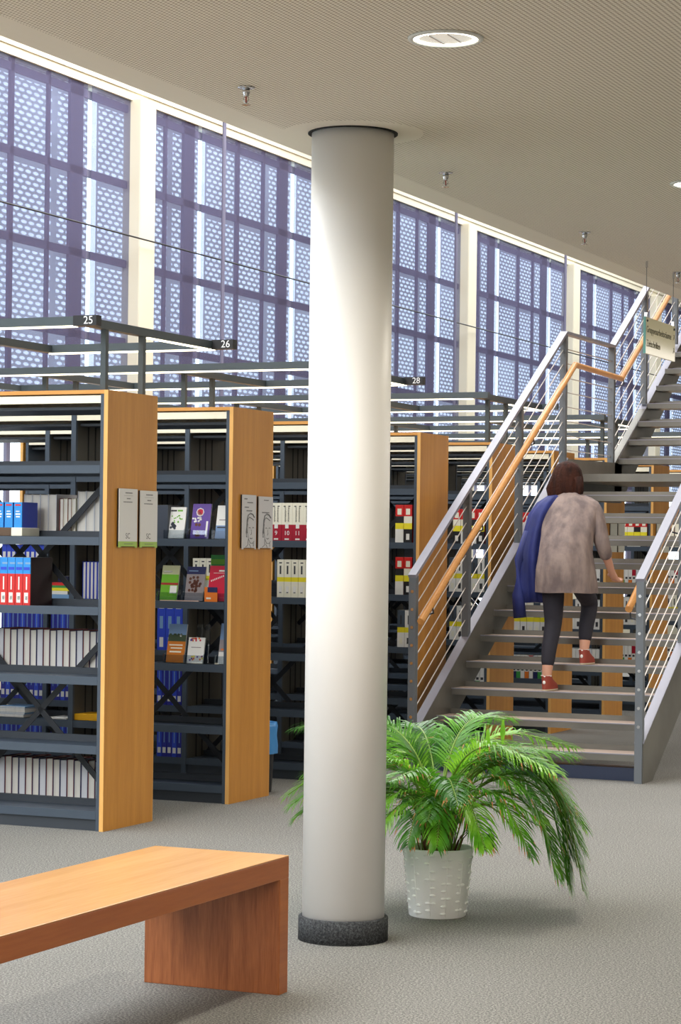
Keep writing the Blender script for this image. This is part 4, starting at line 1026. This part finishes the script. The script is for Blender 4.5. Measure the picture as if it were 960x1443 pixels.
def hand(wr, d, side, s=1.0):
    """five bent fingers and a thumb growing from the palm; d = pointing direction, side = thumb direction"""
    wv = Vector(wr); d = Vector(d).normalized(); sd = Vector(side); sd = (sd-d*sd.dot(d)).normalized(); pn = d.cross(sd)
    pm = wv+d*0.045; ch = [[(*wr, 0.022, 0.020), (*pm, 0.024, 0.030)]]
    for k, (o_, L_) in enumerate(((0.026, 0.066), (0.009, 0.075), (-0.009, 0.070), (-0.026, 0.055))):
        kn = pm+d*0.035+sd*o_; a = kn+(d*0.85+pn*0.35)*L_*0.45; b = a+(d*0.45+pn*0.85)*L_*0.35; e = b+(d*0.05+pn*0.95)*L_*0.25
        ch.append([(*pm, 0.024, 0.030), (*kn, 0.0105), (*a, 0.009), (*b, 0.0082), (*e, 0.007)])
    t0 = wv+d*0.025+sd*0.03; t1 = t0+(d*0.6+sd*0.6+pn*0.3)*0.03; t2 = t1+(d*0.85+pn*0.4)*0.028
    ch.append([(*pm, 0.024, 0.030), (*t0, 0.012), (*t1, 0.0105), (*t2, 0.008)])
    return ch
toeL = Vector((-5.03, 15.20, 0.552)); toeR = Vector((-4.85, 15.47, 0.727))
body = [
 [(*pel, 0.14, 0.10), (*wst, 0.11, 0.085), (*chs, 0.13, 0.10), (*nk0, 0.06), (*nk1, 0.05), (*hd0, 0.076, 0.085), (*hd1, 0.078, 0.088)],
 [(*pel, 0.14, 0.10), (*lhp, 0.085), (*lkn, 0.055), (-5.03, 15.12, 0.82, 0.048), (*lan, 0.034), (*toeL, 0.028)],
 [(*pel, 0.14, 0.10), (*rhp, 0.085), (*rkn, 0.055), (-4.85, 15.385, 0.97, 0.048), (*ran, 0.034), (*toeR, 0.028)],
 [(*nk0, 0.06), (*lsh, 0.055), (*lel, 0.040), (*lwr, 0.026)], [(*nk0, 0.06), (*rsh, 0.055), (*rel_b, 0.040), (*rwr, 0.026)],
] + hand(lwr, (0.5, 1, -0.05), (0.3, 0, 1)) + hand(rwr, (0.1, 0.75, -0.6), (-1, 0.1, 0.2))
skin('body', body, M_skin, pel)
def prel(mb, nm, smooth=True, bevel=0): return rel(mb, nm, pers, bevel, smooth)
def loft(rings, m, seg=36, rip=0.0, nr=9, cap=(False, True), mb=None, ph=0):
    """rings: (cx,cy,cz,rx,ry[,tilt])"""
    mb = mb or MB(); n = len(mb.v); k = mb._m(m)
    for j, (x, y, z, rx, ry) in enumerate(rings):
        t = 1-j/(len(rings)-1)
        for i in range(seg):
            a = 2*math.pi*i/seg; q = 1+rip*t*math.sin(nr*a+ph)+rip*0.5*math.sin(5*a+j*0.7)
            mb.v.append((x+rx*q*math.cos(a), y+ry*q*math.sin(a), z+0.35*rip*math.sin(4*a+j)*rx))
    for j in range(len(rings)-1):
        for i in range(seg):
            i2 = (i+1) % seg; mb.f.append((n+j*seg+i, n+j*seg+i2, n+(j+1)*seg+i2, n+(j+1)*seg+i)); mb.mi.append(k)
    if cap[1]: e = n+(len(rings)-1)*seg; mb.f.append(tuple(e+i for i in range(seg))); mb.mi.append(k)
    if cap[0]: mb.f.append(tuple(n+i for i in range(seg-1, -1, -1))); mb.mi.append(k)
    return mb
tn = loft([(-4.95, 15.235, 1.20, 0.218, 0.185), (-4.95, 15.225, 1.27, 0.214, 0.182), (-4.95, 15.215, 1.36, 0.204, 0.186), (-4.95, 15.215, 1.48, 0.184, 0.164), (-4.952, 15.26, 1.60, 0.184, 0.145),
           (-4.957, 15.32, 1.70, 0.200, 0.140), (-4.963, 15.365, 1.785, 0.214, 0.122), (-4.968, 15.382, 1.828, 0.196, 0.108), (-4.972, 15.392, 1.860, 0.145, 0.092), (-4.978, 15.405, 1.882, 0.088, 0.078), (-4.982, 15.415, 1.896, 0.066, 0.064)], M_tunic, 48, 0.030)
prel(tn, 'tunic')
for nm, ch in (('l', [(-5.06, 15.385, 1.815, 0.070), (*lsh, 0.076), (-5.165, 15.365, 1.66, 0.064), (*lel, 0.056), (-5.165, 15.455, 1.49, 0.046)]), ('r', [(-4.88, 15.385, 1.815, 0.070), (*rsh, 0.076), (-4.76, 15.35, 1.66, 0.064), (*rel_b, 0.056), (-4.705, 15.395, 1.435, 0.046)])):
    skin('sleeve', [ch], M_tunic, ch[0][:3], 2)
tr_ = [[(*pel, 0.115, 0.10), (*lhp, 0.090), (-5.033, 15.21, 1.14, 0.080), (*lkn, 0.064), (-5.03, 15.125, 0.82, 0.056), (-5.03, 15.085, 0.68, 0.046)],
       [(*pel, 0.115, 0.10), (*rhp, 0.090), (-4.855, 15.335, 1.22, 0.080), (*rkn, 0.064), (-4.85, 15.39, 0.97, 0.056), (-4.85, 15.355, 0.85, 0.046)]]
skin('trousers', tr_, M_trous, pel)
for (x, y, z) in ((-5.03, 14.99+0.03, 0.5262), (-4.85, 15.29, 0.7012)):
    s = MB(); seg = 28
    def out(sc, zz):
        r = []
        for i in range(seg):
            a = 2*math.pi*i/seg; ux, uy = math.cos(a), math.sin(a)
            wd = 0.036+0.010*(uy > 0)*uy; r.append((x+ux*wd*sc, y+0.125+uy*0.125*(1 if sc > 0.98 else sc), z+zz))
        return r
    rings = [(out(1.0, 0.0), M_sole), (out(1.03, 0.012), M_sole), (out(1.02, 0.026), M_shoe)]
    prv = None
    for r, mm in rings:
        n0 = len(s.v); s.v += r
        if prv is not None:
            for i in range(seg): i2 = (i+1) % seg; s.f.append((prv+i, prv+i2, n0+i2, n0+i)); s.mi.append(s._m(mm))
        prv = n0
    # upper: shrinks towards the ankle
    for (sc, zz, yc, ry) in ((0.96, 0.045, 0.118, 0.115), (0.88, 0.062, 0.095, 0.088), (0.86, 0.082, 0.068, 0.058), (0.82, 0.105, 0.056, 0.046)):
        n0 = len(s.v)
        for i in range(seg):
            a = 2*math.pi*i/seg; s.v.append((x+math.cos(a)*0.042*sc, y+yc+math.sin(a)*ry, z+zz))
        for i in range(seg): i2 = (i+1) % seg; s.f.append((prv+i, prv+i2, n0+i2, n0+i)); s.mi.append(s._m(M_shoe))
        prv = n0
    s.f.append(tuple(range(seg-1, -1, -1))); s.mi.append(0)
    sh_ = prel(s, 'shoe'); lc = MB()
    for k in range(4): lc.tube([(x-0.026, y+0.105+0.018*k, z+0.074-0.008*k), (x, y+0.112+0.018*k, z+0.086-0.010*k), (x+0.026, y+0.105+0.018*k, z+0.074-0.008*k)], 0.0032, M_lace, 6)
    lc.ball((x, y+0.002, z+0.060), (0.011, 0.005, 0.013), M_lace); lc.tube([(x-0.036, y+0.05, z+0.104), (x, y+0.008, z+0.100), (x+0.036, y+0.05, z+0.104)], 0.005, M_lace, 6)
    prel(lc, 'laces')
# hair: chin-length, falling forward
hr_ = loft([(-5.015, 15.40, 1.815, 0.078, 0.030), (-5.015, 15.405, 1.85, 0.104, 0.050), (-5.015, 15.415, 1.90, 0.116, 0.070), (-5.018, 15.430, 1.95, 0.116, 0.086), (-5.02, 15.448, 2.00, 0.112, 0.096), (-5.022, 15.46, 2.055, 0.098, 0.092), (-5.024, 15.465, 2.095, 0.070, 0.070), (-5.024, 15.468, 2.114, 0.035, 0.035), (-5.024, 15.468, 2.119, 0.004, 0.004)], M_hair, 72, 0.055, 17, cap=(True, True))
hr_.tube([(-4.93, 15.40, 2.0), (-4.905, 15.385, 1.92), (-4.915, 15.37, 1.82)], [0.03, 0.024, 0.006], M_hair, 8); hr_.tube([(-5.10, 15.41, 2.0), (-5.13, 15.39, 1.92), (-5.115, 15.37, 1.80)], [0.03, 0.026, 0.006], M_hair, 8)
prel(hr_, 'hair')
fc = MB()
prel(MB().ball((-5.015, 15.556, 1.975), (0.011, 0.018, 0.018), M_skin), 'nose')
prel(MB().ball((-5.013, 15.542, 1.945), (0.022, 0.008, 0.006), mat('lips', (176, 92, 84), 0.5)), 'mouth')
for s_ in (-1, 1):
    prel(MB().ball((-5.017+s_*0.030, 15.540, 1.995), (0.012, 0.008, 0.007), M_lbl), 'eye')
    prel(MB().ball((-5.015+s_*0.080, 15.49, 1.985), (0.010, 0.020, 0.030), M_skin), 'ear')
jk = loft([(-5.19, 15.25, 1.13, 0.105, 0.050), (-5.195, 15.245, 1.22, 0.108, 0.062), (-5.19, 15.235, 1.36, 0.100, 0.078), (-5.185, 15.25, 1.50, 0.094, 0.090), (-5.175, 15.30, 1.63, 0.092, 0.098), (-5.15, 15.335, 1.74, 0.098, 0.105), (-5.11, 15.36, 1.82, 0.090, 0.096), (-5.08, 15.375, 1.868, 0.055, 0.070), (-5.07, 15.38, 1.880, 0.01, 0.01)], M_jack, 72, 0.16, 8, cap=(True, True))
jk.tube([(-5.235, 15.24, 1.62), (-5.27, 15.20, 1.42), (-5.285, 15.19, 1.18), (-5.27, 15.195, 1.02)], [0.030, 0.046, 0.042, 0.046], M_jack, 12)
prel(jk, 'jacket')
tag(pers, 'person in a taupe tunic and dark trousers climbing the stair, navy jacket over one arm', 'person')
